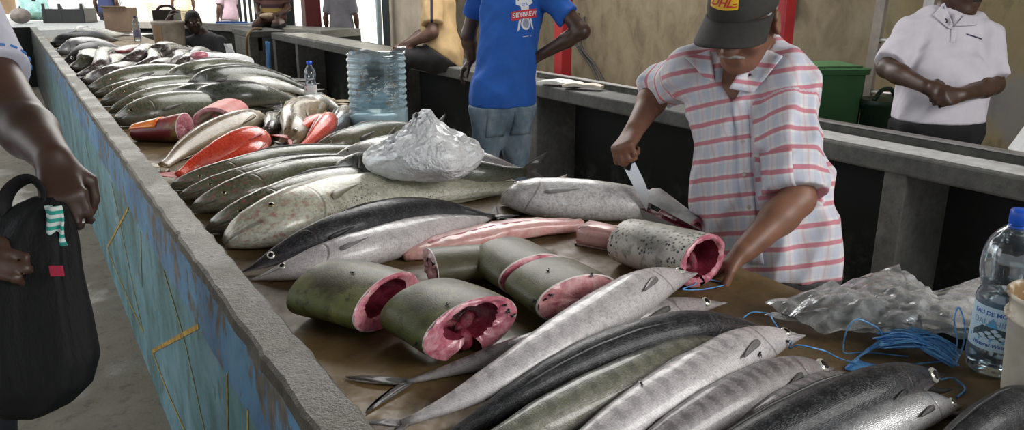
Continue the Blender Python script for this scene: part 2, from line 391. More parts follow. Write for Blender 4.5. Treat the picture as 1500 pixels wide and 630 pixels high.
# end block with the yellow hose, and the dark counter across the far end
eb = thing('end_block', 'grey concrete block standing at the far end of the bench', 'block', (2.95, 11.2, 0))
a = P(398, 47, .87); b = P(368, 42, .87)
mesh('slab', box2((2.72, 10.85, .80), (3.2, 11.8, .88), .01), GREYC, eb, smooth=False)
mesh('leg', box2((2.72, 10.9, 0), (2.84, 11.7, .80), .01), GREYC, eb, smooth=False)
mesh('side_panel', box2((2.841, 10.9, 0), (3.2, 11.0, .62), .01), GREYC, eb, smooth=False)
fc = thing('far_counter', 'dark counter with a sunlit top edge across the far end of the market', 'counter', (2.4, 12.8, 0))
a = P(470, 45, .87); b = P(282, 33, .87); c = P(196, 32, .87); ab = b - a; n = unit([-ab[1] * -1, ab[0] * -1, 0]); n = unit(np.array([ab[1], -ab[0], 0])); n = n if n[1] > 0 else -n
bk = n * .7
def quadprism(pts, z0, z1): return prism([q[:2] for q in pts], z0, z1)
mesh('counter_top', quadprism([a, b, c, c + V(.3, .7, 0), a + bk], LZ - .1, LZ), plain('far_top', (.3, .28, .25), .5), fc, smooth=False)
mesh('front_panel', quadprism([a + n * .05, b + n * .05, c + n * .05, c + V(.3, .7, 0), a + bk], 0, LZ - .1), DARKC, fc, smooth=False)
# ================================================================== fish
def fish_mat(name,  back, side, belly, v1=.25, v2=.5, v3=.85, bars=0, bar_amt=.5, mottle=None, mot_amt=.5, spots=0, pink=.0, rough=.3, metal=.15, scales=1.0, scale_n=150, warp=.12, coat=.45, nz=1.0, add=.06, spec=.5):
    m = Mat(name, side, rough + .04, metal * .4, spec=spec, coat=coat, coat_rough=.11)
    uv = m.sep(m.coord('UV')); u, v0 = uv[0], uv[1]
    uvv = m.coord('UV', scale=(9, 1.6, 1)); n = m.noise(2.2, 5, .6, uvv); n2 = m.noise(7, 5, .65, uvv)
    v = m.math('ADD', v0, m.math('MULTIPLY', m.math('SUBTRACT', n, .5), warp * 2))
    c = m.ramp(v, [(0, back), (v1, back), (v2, side), (v3, belly)])
    no = m.noise(13, 6, .68); nf = m.noise(70, 4, .6)
    c = m.mix(m.smooth(no, .3, .5, .55 * nz, 0), c, tuple(x * .42 for x in side)); c = m.mix(m.smooth(no, .52, .72, 0, .4), c, tuple(min(.8, x * 1.35 + add * .66) for x in side)); c = m.mix(m.smooth(nf, .5, .7, 0, .35 * nz), c, tuple(x * .45 for x in side))
    vc = m.sep(m.voro(scale_n, m.coord('UV', scale=(1, .28, 1)), out='Color'))[0]; c = m.mix(m.math('MULTIPLY', m.smooth(vc, .45, .95), .4), c, tuple(min(.85, x * 1.5 + add) for x in side)); c = m.mix(m.math('MULTIPLY', m.smooth(vc, .4, .05), .35), c, tuple(x * .5 for x in side))
    if mottle: c = m.mix(m.math('MULTIPLY', m.smooth(n2, .42, .66), mot_amt), c, mottle)
    if bars:
        w = m.math('SINE', m.math('ADD', m.math('MULTIPLY', u, bars * 2 * PI), m.math('ADD', m.math('MULTIPLY', n, 9), m.math('MULTIPLY', v0, -2.5))))
        f = m.math('MULTIPLY', m.smooth(w, -.1, .75), m.math('MULTIPLY', m.smooth(v0, .68, .3), m.smooth(u, .17, .24)))
        c = m.mix(m.math('MULTIPLY', f, bar_amt), c, tuple(x * .55 for x in back))
        f2 = m.math('SINE', m.math('ADD', m.math('MULTIPLY', u, 900), m.math('MULTIPLY', v0, 60)))
        c = m.mix(m.smooth(f2, .2, 1, 0, .22), c, tuple(x * .5 for x in side))
    if spots:
        d = m.voro(spots, m.coord('UV', scale=(4.2, 1, 1))); g = m.noise(3, 3, .5, m.coord('UV', scale=(3, 2, 1)))
        f = m.math('MULTIPLY', m.smooth(d, .34, .2), m.smooth(g, .46, .62)); c = m.mix(m.math('MULTIPLY', f, m.smooth(u, .15, .25)), c, (.015, .016, .015))
    if pink:
        f = m.math('MULTIPLY', m.smooth(n2, .5, .68), m.smooth(u, .36, .08)); c = m.mix(m.math('MULTIPLY', f, pink), c, (.36, .07, .10))
    gl = m.math('ABSOLUTE', m.math('SUBTRACT', u, m.math('ADD', .185, m.math('MULTIPLY', .05, m.math('SINE', m.math('MULTIPLY', v0, PI))))))
    gm = m.math('MULTIPLY', m.smooth(gl, .006, .001), m.smooth(v0, .14, .26))
    ml = m.math('ABSOLUTE', m.math('SUBTRACT', v0, m.math('ADD', .66, m.math('MULTIPLY', u, -.6))))
    mm = m.math('MULTIPLY', m.smooth(ml, .04, .012), m.smooth(u, .105, .09))
    lines = m.math('MAXIMUM', gm, mm); c = m.mix(m.math('MULTIPLY', lines, .5), c, (.05, .035, .035))
    m.color(c)
    sc = m.voro(scale_n, m.coord('UV', scale=(1, .28, 1)), rand=.5)
    sc = m.math('MULTIPLY', sc, m.smooth(u, .16, .2)) if scales else sc
    h = m.math('SUBTRACT', m.math('ADD', m.math('MULTIPLY', sc, .5 * scales), m.math('MULTIPLY', n2, .6)), m.math('MULTIPLY', lines, 1.2))
    m.bump(h, .35, .004); m.set('Roughness', m.smooth(n2, .3, .7, rough - .08, rough + .14))
    return m.m
FM = {
 'wahoo': fish_mat('silver_barred_skin', (.13, .125, .135), (.45, .41, .41), (.6, .57, .57), .05, .28, .75, bars=22, bar_amt=.5, pink=.25, rough=.34, scale_n=220),
 'greyfish': fish_mat('grey_barred_skin', (.07, .065, .07), (.25, .225, .225), (.45, .42, .42), .12, .4, .85, bars=20, bar_amt=.6, pink=.3, rough=.33, scale_n=220),
 'king': fish_mat('black_back_skin', (.011, .012, .014), (.075, .075, .08), (.42, .4, .4), .56, .7, .86, bars=14, bar_amt=.5, pink=.1, rough=.36, scale_n=200, coat=.13, add=.01, spec=.25),
 'olivebar': fish_mat('olive_barred_skin', (.055, .06, .05), (.18, .18, .14), (.36, .34, .31), .2, .45, .85, bars=18, bar_amt=.6, mottle=(.11, .125, .045), mot_amt=.5, rough=.34, scale_n=200),
 'jobfish': fish_mat('green_grey_skin', (.03, .036, .02), (.135, .14, .085), (.4, .39, .31), .2, .52, .82, mottle=(.075, .09, .03), mot_amt=.6, pink=.75, rough=.3),
 'jobdark': fish_mat('dark_green_skin', (.02, .026, .019), (.06, .07, .05), (.3, .3, .26), .36, .6, .9, mottle=(.08, .09, .05), mot_amt=.4, pink=.3, rough=.3),
 'jobpale': fish_mat('pale_grey_skin', (.09, .095, .08), (.36, .36, .33), (.55, .54, .5), .1, .35, .8, mottle=(.2, .21, .17), mot_amt=.4, pink=.35, rough=.27),
 'dorado': fish_mat('spotted_yellow_grey_skin', (.14, .135, .085), (.38, .37, .28), (.6, .59, .52), .1, .4, .8, mottle=(.3, .27, .12), mot_amt=.45, spots=34, pink=.7, rough=.33),
 'white': fish_mat('pale_white_skin', (.10, .115, .12), (.5, .5, .5), (.68, .67, .66), .1, .27, .6, mottle=(.32, .27, .16), mot_amt=.25, pink=.2, rough=.32),
 'red': fish_mat('red_snapper_skin', (.62, .025, .012), (.68, .055, .035), (.72, .3, .26), .3, .6, .95, mottle=(.75, .12, .02), mot_amt=.6, nz=.4, add=.0, rough=.26, scale_n=70),
 'yellow': fish_mat('yellow_brown_skin', (.075, .055, .026), (.17, .14, .085), (.34, .29, .2), .25, .55, .95, mottle=(.27, .12, .025), mot_amt=.55, add=.03, pink=.2, rough=.3, scale_n=70),
 'brown': fish_mat('dark_brown_skin', (.028, .022, .02), (.085, .07, .062), (.2, .175, .16), .3, .6, .9, mottle=(.12, .10, .085), mot_amt=.5, pink=.3, rough=.27, scale_n=80),
 'jobrow': fish_mat('painted_sheen_grey_green_skin', (.2, .205, .17), (.055, .065, .034), (.2, .2, .17), .26, .42, .95, mottle=(.1, .115, .05), mot_amt=.45, pink=.5, rough=.26),  # pale back paints the sky's reflection on wet skin into the colour
 'silver': fish_mat('bright_silver_skin', (.03, .032, .036), (.3, .3, .31), (.6, .59, .58), .2, .42, .7, mottle=(.1, .1, .1), mot_amt=.4, rough=.22, metal=.45),
}
FIN = {}
def fin_mat(sp):
    if sp not in FIN:
        c = {'red': (.45, .04, .03), 'yellow': (.2, .14, .05), 'king': (.03, .03, .032), 'brown': (.04, .032, .028), 'wahoo': (.19, .175, .18), 'white': (.3, .3, .28), 'dorado': (.24, .22, .15)}.get(sp, (.11, .105, .1))
        m = Mat(sp + '_fin_skin', c, .32, coat=.3); r = m.math('SINE', m.math('MULTIPLY', m.sep(m.coord('UV'))[1], 130))
        m.color(m.mix(m.smooth(r, -.2, .9, 0, .5), c, tuple(x * .5 for x in c))); m.bump(r, .3, .002); FIN[sp] = m.m
    return FIN[sp]
EYEW = Mat('fish_eye_silver', (.62, .6, .52), .12, .3, coat=.8).m
EYEY = Mat('fish_eye_gold', (.2, .15, .05), .12, .3, coat=.8).m
EYEB = Mat('fish_pupil_black', (.006, .006, .008), .06, coat=1).m
PROF = {  # t, half depth, half thickness (fractions of the largest)
 'long': [(0, .025, .025), (.03, .12, .13), (.06, .25, .28), (.1, .43, .47), (.15, .62, .67), (.21, .8, .85), (.3, .95, 1), (.45, 1, 1), (.58, .95, .93), (.7, .8, .78), (.82, .55, .52), (.91, .31, .3), (.97, .17, .2), (1, .14, .17)],
 'job': [(0, .1, .12), (.025, .32, .4), (.07, .56, .66), (.13, .78, .86), (.2, .92, .98), (.3, 1, 1), (.42, 1, .97), (.55, .93, .86), (.68, .77, .68), (.8, .56, .48), (.9, .36, .3), (1, .24, .2)],
 'dorado': [(0, .2, .2), (.02, .48, .4), (.06, .74, .66), (.12, .92, .88), (.2, 1, 1), (.32, .99, .98), (.45, .92, .88), (.6, .76, .7), (.75, .54, .5), (.87, .33, .32), (1, .17, .2)],
 'deep': [(0, .1, .14), (.05, .36, .44), (.12, .64, .76), (.2, .86, .95), (.3, .99, 1), (.42, 1, .94), (.55, .9, .8), (.68, .7, .6), (.8, .46, .38), (.9, .3, .24), (1, .26, .17)],
}
SPEC = {'wahoo': ('long', 'white', .105), 'greyfish': ('long', 'white', .105), 'king': ('long', 'white', .1), 'olivebar': ('long', 'white', .1), 'silver': ('long', 'white', .1)}
def fish(sp, label, pix, hw, ht, roll, lift=0, group=None, name='whole_fish', tail=.2, fork=.75, pec=True, dors=True, eye=None, zoff=None, detail=True, cut=None, tailroll=None, eyeang=None, eyes=1.0, gape=0):
    """pix: head..tail in the photograph; each control point lies on its own height above the table"""
    prof_name, eyec, te = SPEC.get(sp, ({'dorado': 'dorado', 'red': 'deep', 'yellow': 'deep', 'brown': 'deep'}.get(sp, 'job'), 'gold', .12))
    if sp == 'white': eyec = 'white'
    eyeang = eyeang or (94 if roll > 0 or prof_name == 'long' else 80)
    pr = np.array(PROF[prof_name]); n = 30 if detail else 20; m = 22 if detail else 14
    pa = lambda t: np.interp(t, pr[:, 0], pr[:, 1]) * hw; pb = lambda t: np.interp(t, pr[:, 0], pr[:, 2]) * ht
    lifts = np.broadcast_to(np.asarray(lift, float), (len(pix),))
    def vext(t, rl): return np.sqrt((pa(t) * math.cos(rl)) ** 2 + (pb(t) * math.sin(rl)) ** 2)
    rl = math.radians(roll)
    cum = np.r_[0, np.cumsum([math.hypot(pix[i + 1][0] - pix[i][0], pix[i + 1][1] - pix[i][1]) for i in range(len(pix) - 1)])]; cum = cum / cum[-1]
    ctrl = np.array([P(q[0], q[1], TZ + l + max(vext(t, rl), .006)) for q, l, t in zip(pix, lifts, cum)])
    ctrl[:, 2] = TZ + lifts                       # underside height; the axis rises by its own half height
    tt = np.r_[0, .012, .03, np.linspace(.055, 1, n - 3)]
    base_pts = spline(ctrl, 60); ts = np.linspace(0, 1, 60)
    path = np.stack([np.interp(tt, ts, base_pts[:, k]) for k in range(3)], 1)
    path[:, 2] += vext(tt, rl) * .97 + .001
    p, T, N, B = frames(path)                     # N ~ up
    S = np.cross(T, np.array([0, 0, 1.])); S /= np.linalg.norm(S, axis=1)[:, None]; U = np.cross(S, T)
    D = math.cos(rl) * U + math.sin(rl) * S; L = np.cross(T, D)
    ph = np.linspace(0, 2 * PI, m, endpoint=False)
    rings = [p[i] + pa(tt[i]) * np.cos(ph)[:, None] * D[i] + pb(tt[i]) * np.sin(ph)[:, None] * L[i] for i in range(len(tt))]
    vv = np.abs(((ph + PI) % (2 * PI)) - PI) / PI
    uv = np.stack([np.repeat(tt, m), np.tile(vv, len(tt))], 1)
    L0 = float(np.linalg.norm(np.diff(p, axis=0), axis=1).sum())
    root = thing(name, label, 'fish', (p[len(p) // 2][0], p[len(p) // 2][1], TZ + float(np.mean(lifts))), group)
    if cut:                                         # keep only t <= cut: a fish cut through, with a pink cut face
        k = int(np.searchsorted(tt, cut)); rr = rings[:k]
        mesh('body', loft(rr, True, False, uv=uv[:k * m]), FM[sp], root)
        e = rr[-1]; cen = e.mean(0); fr = [e, lerp(e, cen, .12), lerp(e, cen, .5) - T[k] * .004, lerp(e, cen, .93) - T[k] * .006]
        mesh('cut_face', loft(fr, False, True), FLESH, root)
    else:
        mesh('body', loft(rings, uv=uv), FM[sp], root)
    if tailroll is None and not detail: tailroll = math.copysign(78, roll)
    if not cut:
        i = len(tt) - 1; Tn, Dn, Ln = T[i], D[i], L[i]
        if tailroll is not None:
            a = math.radians(tailroll); Dn = math.cos(a) * U[i] + math.sin(a) * S[i]; Ln = np.cross(Tn, Dn)
        tl = tail * L0 * .72; span = tl * .62; rw = pa(1.0) * .92; rows = []
        for rr in np.linspace(0, 1, 7):
            row = []
            for sv in np.linspace(-1, 1, 15):
                ln = tl * (1 - fork * (1 - abs(sv) ** .9)) * (1 if abs(sv) < .99 else .96)
                row.append(p[i] - Tn * .012 + Dn * sv * (rw + (span - rw) * rr ** .9 * abs(sv) ** .3) + Tn * (ln * rr) + Ln * .004 * math.sin(sv * 4 + rr * 3) * rr)
            rows.append(row)
        g = [thicken(np.array(rows), .0026)]
        tf = cat(*g); z = tf[0][:, 2]; tf[0][:, 2] = np.maximum(z, TZ + .003)
        mesh('tail_fin', tf, fin_mat(sp), root)
    # the side that shows
    i = len(tt) // 4; sg = 1.0 if L[i] @ (unit(CAM - p[i]) + V(0, 0, .35)) > 0 else -1.0
    def surf(t, ang, off=0.0):
        i = int(np.clip(np.searchsorted(tt, t), 1, len(tt) - 1)); f = (t - tt[i - 1]) / (tt[i] - tt[i - 1])
        q = lerp(p[i - 1], p[i], f); Di, Li = D[i], L[i]; a = math.radians(ang)
        nrm = unit(Di * math.cos(a) / pa(t) + sg * Li * math.sin(a) / pb(t))
        return q + pa(t) * math.cos(a) * Di + sg * pb(t) * math.sin(a) * Li + nrm * off, nrm, T[i], Di
    if eye is not False:
        er0 = hw; c, nrm, ti, di = surf(te, eyeang, hw * -.012); er = hw * (.23 if prof_name == 'long' else .125) * eyes
        R = np.stack([ti, np.cross(nrm, ti), nrm], 1)
        prof = [(er, 0), (er * .96, er * .13), (er * .78, er * .26), (er * .58, er * .33)]
        ring = lathe(prof, c, 18, nrm, cap0=True, cap1=False)
        pup = lathe([(er * .58, er * .33), (er * .5, er * .37), (er * .3, er * .42), (er * .05, er * .44)], c, 18, nrm, cap0=False)
        eo = mesh('eye', ring, EYEW if eyec == 'white' else EYEY, root)
        mesh('pupil', pup, EYEB, eo)
    if gape:                                        # the lower jaw, dropped open
        b0 = lerp(p[0], p[np.searchsorted(tt, .12)], 1.0); k = int(np.searchsorted(tt, .12)); dn = -D[k] * gape - T[k] * 0; tip = p[0] + T[0] * L0 * .006 - D[0] * pa(.12) * gape * 1.5
        q = spline([p[k] - D[k] * pa(.12) * .45 + T[k] * .01, lerp(p[k], tip, .5) - D[k] * pa(.12) * .55, tip], 14); mesh('lower_jaw', tube(q, np.interp(np.linspace(0, 1, 14), [0, .3, 1], [pb(.12) * .62, pb(.12) * .5, .003]), 14, flat=.7), fin_mat(sp), root)
    if pec:
        tp = .265
        rows = []; ln = L0 * (.085 if prof_name == 'long' else .12)
        for uu in np.linspace(0, 1, 8):
            wd = ln * .11 * (1 - uu) ** .75 * (.55 + .45 * min(1, uu * 5)) + .0008
            t = tp + uu * ln / L0; row = []
            for s in (-1, 0, 1):
                c, nrm, ti, di = surf(t, 112, .0022 + .001 * (1 - s * s) + uu * .0025); row.append(c + np.cross(nrm, ti) * wd * s + np.cross(nrm, ti) * (uu * ln * .16))
            rows.append(row)
        mesh('pectoral_fin', thicken(np.array(rows), .0025), fin_mat(sp), root)
    if dors and not cut:
        for nm, ang, t0, t1, hh in [('dorsal_fin', 0, .34, .8, .16), ('anal_fin', 180, .6, .84, .2)]:
            rows = []
            for t in np.linspace(t0, t1, 18):
                c, nrm, ti, di = surf(t, ang, 0); x = (t - t0) / (t1 - t0)
                h = hw * hh * (min(1, x * 6) * (1 - x) ** .6 + .05) * (1 if prof_name != 'long' else .75)
                rows.append([c - nrm * .003, c + nrm * h * .55 + ti * h * .4, c + nrm * h + ti * h * 1.0])
            g = thicken(np.array(rows), .0024); g[0][:, 2] = np.maximum(g[0][:, 2], TZ + .002)
            mesh(nm, g, fin_mat(sp), root)
    return root, dict(p=p, T=T, D=D, L=L, tt=tt, pa=pa, pb=pb, surf=surf)
# ------------------------------------------------------------------ cut flesh
def flesh(name, pale, mid, dark, amt=.5):
    m = Mat(name, mid, .28, coat=.5, coat_rough=.12); n = m.noise(22, 6, .7, None, .6); n2 = m.noise(75, 5, .6); n3 = m.noise(14, 4)
    c = m.ramp(n, [(.3, pale), (.52, mid), (.72, dark)]); c = m.mix(m.smooth(n2, .55, .75, 0, amt), c, tuple(x * .55 for x in dark))
    c = m.mix(m.smooth(n3, .58, .7, 0, .5), c, pale); m.color(c); m.bump(m.math('ADD', n, m.math('MULTIPLY', n2, .5)), .5, .006)
    m.set('Subsurface Weight', .15); m.set('Subsurface Radius', (.01, .004, .003)); return m.m
FLESH = flesh('pink_cut_flesh', (.74, .47, .46), (.6, .27, .28), (.38, .08, .11))
PALEFLESH = flesh('pale_pink_flesh', (.74, .5, .47), (.68, .38, .35), (.55, .2, .19), .2)
GUTS = flesh('dark_red_cavity', (.36, .06, .10), (.2, .02, .04), (.05, .006, .012), .7)
RAW = flesh('raw_purple_red_flesh', (.72, .45, .46), (.5, .15, .2), (.24, .03, .06), .6)
ENTR = plain('dark_red_entrails', (.17, .018, .035), .5, .7, 45, .5)
FAT = plain('white_fat_edge', (.72, .62, .6), .3, .12, 40, .3, coat=.4)
def skin_mat(name, stops, speck, amt, rough=.33, spots=0):
    m = Mat(name, (.2, .2, .15), rough + .14, .0, spec=.35, coat=.1, coat_rough=.2); uv = m.coord('UV'); v = m.sep(uv)[1]
    n = m.noise(10, 6, .65, m.coord('UV', scale=(.7, 1.6, 1))); n2 = m.noise(26, 5, .65); n3 = m.noise(9, 5, .6)
    c = m.ramp(m.math('ADD', v, m.math('MULTIPLY', m.math('SUBTRACT', n, .5), .22)), stops)
    n4 = m.noise(60, 5, .7); c = m.mix(m.math('MULTIPLY', m.smooth(m.math('ADD', n2, m.math('MULTIPLY', n4, .5)), .74, .88), amt), c, speck); c = m.mix(m.smooth(n3, .52, .66, 0, .6), c, (.26, .23, .06)); c = m.mix(m.smooth(m.noise(6, 5, .6, m.coord(loc=(3, 1, 2))), .55, .68, 0, .3), c, (.36, .34, .29)); c = m.mix(m.smooth(m.noise(5, 5, .6, m.coord(loc=(7, 4, 2))), .52, .66, 0, .7), c, tuple(x * .8 for x in speck))
    if spots:
        d = m.voro(95, m.coord(scale=(1, 1, 1))); c = m.mix(m.math('MULTIPLY', m.smooth(d, .42, .25), m.smooth(m.noise(14, 3), .4, .58)), c, (.012, .013, .013))
    m.color(c); m.bump(m.math('ADD', m.voro(330), m.math('MULTIPLY', n2, .8)), .2, .002); return m.m
G0, G1, G2, G3 = (.075, .075, .045), (.17, .17, .11), (.29, .29, .235), (.46, .45, .41)
CHUNK = skin_mat('green_yellow_chunk_skin', [(0, (.05, .055, .022)), (.2, (.095, .11, .028)), (.38, (.15, .155, .07)), (.52, (.12, .095, .058)), (.66, (.085, .065, .043)), (.82, (.17, .15, .11)), (1, (.3, .29, .24))], (.045, .038, .028), .7)
CHUNK2 = skin_mat('olive_chunk_skin', [(0, (.06, .065, .03)), (.22, (.11, .12, .045)), (.38, (.17, .17, .095)), (.52, (.13, .115, .072)), (.7, (.1, .09, .055)), (1, (.06, .06, .035))], (.07, .06, .035), .55)
CHUNK3 = skin_mat('spotted_pale_chunk_skin', [(0, (.62, .4, .4)), (.16, (.68, .6, .56)), (.38, (.55, .53, .48)), (.6, (.4, .39, .34)), (.8, (.3, .29, .24)), (1, (.5, .48, .45))], (.12, .11, .09), .5, spots=1)
def chunk(label, face, back, a, b, a2=None, b2=None, gap=None, th=.4, tilt=0, skin=None, lift=0, name='fish_chunk', flesh_m=None, both=True, bow=0.0, skew=0.0, entrails=0):
    """a thick slice of fish: face/back = centres of the two cut ends in the photograph; gap=(from,to) opens the belly, degrees from the top, clockwise seen from the face"""
    skin = skin or CHUNK; flesh_m = flesh_m or RAW
    A = P(face[0], face[1], TZ + lift + b); Bk = P(back[0], back[1], TZ + lift + (b2 or b)); A[2] = TZ + lift + b; Bk[2] = TZ + lift + (b2 or b)
    ax = unit(Bk - A); Lh = np.linalg.norm(Bk - A); U = V(0, 0, 1); W = unit(np.cross(ax, U))   # W: to the right when looking at the face
    W = W * 1.0
    fnorm = unit(-ax + W * skew)
    a2 = a2 or a; b2 = b2 or b
    if gap is None: phs = np.linspace(-180, 180, 49)
    else: phs = np.linspace(gap[1] - 360, gap[0], 49)
    tn = np.linspace(0, 1, len(phs)); thf = np.interp(tn, np.linspace(0, 1, len(th)), th) if not np.isscalar(th) else np.full(len(phs), th)
    pr = np.radians(phs + tilt)
    def ring(s, sc):
        aa, bb = lerp(a, a2, s), lerp(b, b2, s); c = lerp(A, Bk, s) + U * (bow * math.sin(PI * s)); c[2] = max(c[2], TZ + lift + bb * .99)
        off = (np.sin(pr) * aa * sc)[:, None] * W + (np.cos(pr) * bb * sc)[:, None] * U
        sk = (np.sin(pr) * aa * sc * skew * (1 - s))[:, None] * ax
        q = c + off + sk
        q[:, 2] = np.maximum(q[:, 2], TZ + lift + .0015)
        return q
    ss = np.linspace(0, 1, 11)
    root = thing(name, label, 'fish piece', (*(lerp(A, Bk, .5)[:2]), TZ + lift))
    v01 = np.tile(np.linspace(0, 1, len(phs)), len(ss)); u01 = np.repeat(ss, len(phs))
    rj = RNG.normal(0, .0012, (len(ss), len(phs), 1))
    outer = np.array([ring(s, 1.0 - .03 * (abs(2 * s - 1) ** 6)) for s in ss])
    mesh('skin', loft(outer, closed=False, uv=np.stack([u01, v01], 1)), skin, root)
    rim = ring(0, .97); edge = loft([outer[0], ring(0, .985) - ax * .002, ring(0, .93) - ax * .003], closed=False)
    mesh('skin_edge', edge, FAT, root)
    sol = gap is None
    inn = lambda s, k: np.array([ring(s, 1)[i] * 0 + lerp(lerp(A, Bk, s) + V(0, 0, 0), ring(s, 1)[i], 1 - thf[i] * k) for i in range(len(phs))])
    f = []
    for k in (.07, .25, .45, .65, .85, 1.0):
        q = inn(0, k / max(thf.max(), 1e-6) * thf.max() if False else k); nz = RNG.normal(0, .0022, (len(phs), 1))
        if sol: nz[-1] = nz[0]
        f.append(q - ax * (.002 + .007 * math.sin(PI * k)) + ax * nz)
    mesh('cut_face', loft(f, closed=False), flesh_m, root)
    if gap is not None:
        cav = [f[-1]] + [inn(s, 1.0) for s in np.linspace(.06, 1, 9)]
        mesh('cavity', loft(cav, closed=False), GUTS, root)
        for e in (0, -1):                          # belly edges close the slice between skin and cavity
            g = np.array([[lerp(outer[i][e], inn(s, 1.0)[e], x) for x in (0, .5, 1)] for i, s in enumerate(ss)])
            mesh('belly_edge', loft(g, closed=False), GUTS, root)
    if both:
        f2 = [outer[-1]] + [inn(1, k) + ax * .004 * math.sin(PI * k) for k in (.3, .65, 1.0)]
        mesh('cut_face', loft(f2, closed=False), flesh_m, root)
    if entrails:
        rs = np.random.RandomState(int(face[0])); gs = []
        for _ in range(entrails):
            c_ = lerp(A, Bk, rs.uniform(.12, .5)) + W * a * rs.uniform(-.35, .45); c_[2] = TZ + lift + b * rs.uniform(.35, .8); e_ = ellipsoid((0, 0, 0), rs.uniform(.35, 1, 3) * b * .5, 14, 10)
            v_ = e_[0] * (1 + .6 * creases(e_[0][:, 0], e_[0][:, 1], e_[0][:, 2], int(rs.randint(99)), 6, (60, 220)))[:, None] + c_; gs.append((v_, e_[1], e_[2]))
        mesh('entrails', cat(*gs)[:3], ENTR, root)
    return root, dict(A=A, B=Bk, ax=ax, W=W, U=U)
def creases(X, Y, Z, seed, n=9, f=(12, 45)):
    rs = np.random.RandomState(seed); acc = 0
    for i in range(n):
        d = unit(rs.normal(size=3)); fr = rs.uniform(*f); e = unit(rs.normal(size=3)) * rs.uniform(4, 14)
        t = (X * d[0] + Y * d[1] + Z * d[2]) * fr / (2 * PI) + rs.uniform(0, 1) + .35 * np.sin(X * e[0] + Y * e[1] + Z * e[2]); acc = acc + (np.abs((t % 1) - .5) * 4 - 1) * (12 / fr + .35)
    return acc / n
# ================================================================== the catch: heads to the right, near end of the counter
R1 = 'long silver fish lying at the near end'
fish('greyfish', 'grey fish whose forked tail lies nearest the counter ledge, under the big pale fish', [(1066, 441), (960, 462), (840, 492), (700, 528), (596, 560)], .036, .032, 62, [.004, 0, 0, 0, 0], R1, tail=.2, tailroll=86, eyes=1.5, eyeang=98)
fish('wahoo', 'large pale silver fish lying across the dark one, snout beside the cut red fish chunk', [(1022, 398), (965, 420), (880, 462), (780, 520), (680, 575), (588, 622)], .053, .043, 74, [.05, .042, .036, .03, .02, .006], R1, tail=.12, tailroll=86)
fish('king', 'black backed fish lying belly down between the pale silver fish', [(1136, 482), (1065, 486), (960, 500), (850, 536), (740, 590), (640, 650)], .054, .048, -28, [.02, .008, .002, 0, 0, 0], R1, eye=False, pec=False)
fish('olivebar', 'olive and grey barred fish under the second pale fish, head hidden', [(1090, 500), (1000, 532), (880, 578), (760, 630), (620, 700)], .05, .04, 66, 0, R1, pec=False)
fish('wahoo', 'second pale silver fish with its snout tied by blue string', [(1180, 489), (1120, 506), (1040, 543), (950, 595), (860, 650), (735, 722)], .05, .042, 70, [.03, .024, .014, .006, 0, 0], R1)
fish('greyfish', 'grey silver fish with a round eye, head beside the loose blue string', [(1222, 537), (1160, 556), (1070, 592), (980, 640), (850, 716)], .046, .039, 58, [0, 0, 0, 0, 0], R1, eyes=1.5, eyeang=96)
fish('greyfish', 'barred fish half hidden under the gaping dark fish', [(1262, 561), (1190, 585), (1100, 624), (1020, 665)], .04, .034, 70, 0, R1, eye=False, pec=False)
fish('king', 'dark fish with a gaping beak and gold eye near the white bucket', [(1384, 545), (1310, 570), (1210, 606), (1110, 648), (920, 750)], .047, .04, 42, [.024, .018, .008, 0, 0], R1, eyes=1.35, eyeang=96, gape=.8)
fish('silver', 'small silver headed fish at the bottom edge in front of the white bucket', [(1410, 592), (1340, 604), (1260, 632), (1100, 715)], .038, .033, 60, [0, 0, 0, 0], R1, gape=.35)
fish('king', 'dark fish at the near corner, in front of the bucket', [(1530, 590), (1460, 618), (1380, 660), (1320, 700)], .042, .038, 15, .0, R1)
# ------------------------------------------------------------------ heads to the left, middle of the counter
R2 = 'whole fish lying across the middle of the counter'
fish('wahoo', 'pale barred silver fish lying in front of the black fish, head to the ledge', [(366, 408), (430, 390), (520, 368), (620, 342), (722, 318)], .056, .046, -66, 0, R2, eyes=.8, tailroll=-86)
fish('king', 'black fish with a white ringed eye on top of the spotted fish', [(352, 398), (430, 360), (520, 331), (610, 311), (680, 310), (725, 318)], .05, .044, -32, [.004, .022, .034, .032, .018, .008], R2, eyes=.95, eyeang=80, tailroll=80)
fish('dorado', 'biggest fish, pale yellow grey with black spots along its flank', [(330, 358), (400, 322), (500, 292), (600, 280), (700, 276), (790, 272)], .094, .066, -60, [0, 0, 0, 0, 0, .008], R2, eyes=.9, eyeang=80, tailroll=-86)
fish('jobfish', 'olive fish with a yellow eye next behind the big spotted fish', [(302, 340), (370, 310), (450, 288), (540, 270), (640, 260)], .074, .057, -32, 0, R2, eyeang=85)
fish('jobfish', 'grey green fish with a red gill, third behind the spotted fish', [(279, 310), (345, 283), (430, 263), (520, 252), (620, 242)], .068, .054, -30, 0, R2, eyeang=85)
fish('jobfish', 'slim grey fish, its flank half covered by the red gilled fish', [(260, 292), (330, 270), (420, 250), (520, 240), (600, 233)], .055, .046, -30, 0, R2, eyeang=85)
fish('jobfish', 'smooth green fish just in front of the red snapper', [(247, 277), (320, 256), (400, 239), (470, 230), (560, 217)], .056, .046, -25, 0, R2, eyeang=85)
fish('jobdark', 'dark fish with a pinkish snout and silver tail under the white plastic bag', [(484, 262), (540, 250), (610, 247), (690, 252), (770, 252)], .07, .054, -24, [.03, .03, .03, .04, .05], R2, tail=.2, eyeang=85)
fish('jobpale', 'pale mottled fish head poking out from under the white plastic bag', [(480, 246), (530, 226), (590, 214), (650, 208)], .06, .05, -50, [.03, .03, .02, .02], R2)
fish('jobfish', 'grey fish lying behind the plastic bag with its head to the red fillets', [(450, 232), (500, 208), (560, 194), (640, 188)], .06, .05, -35, 0, R2, eyeang=85)
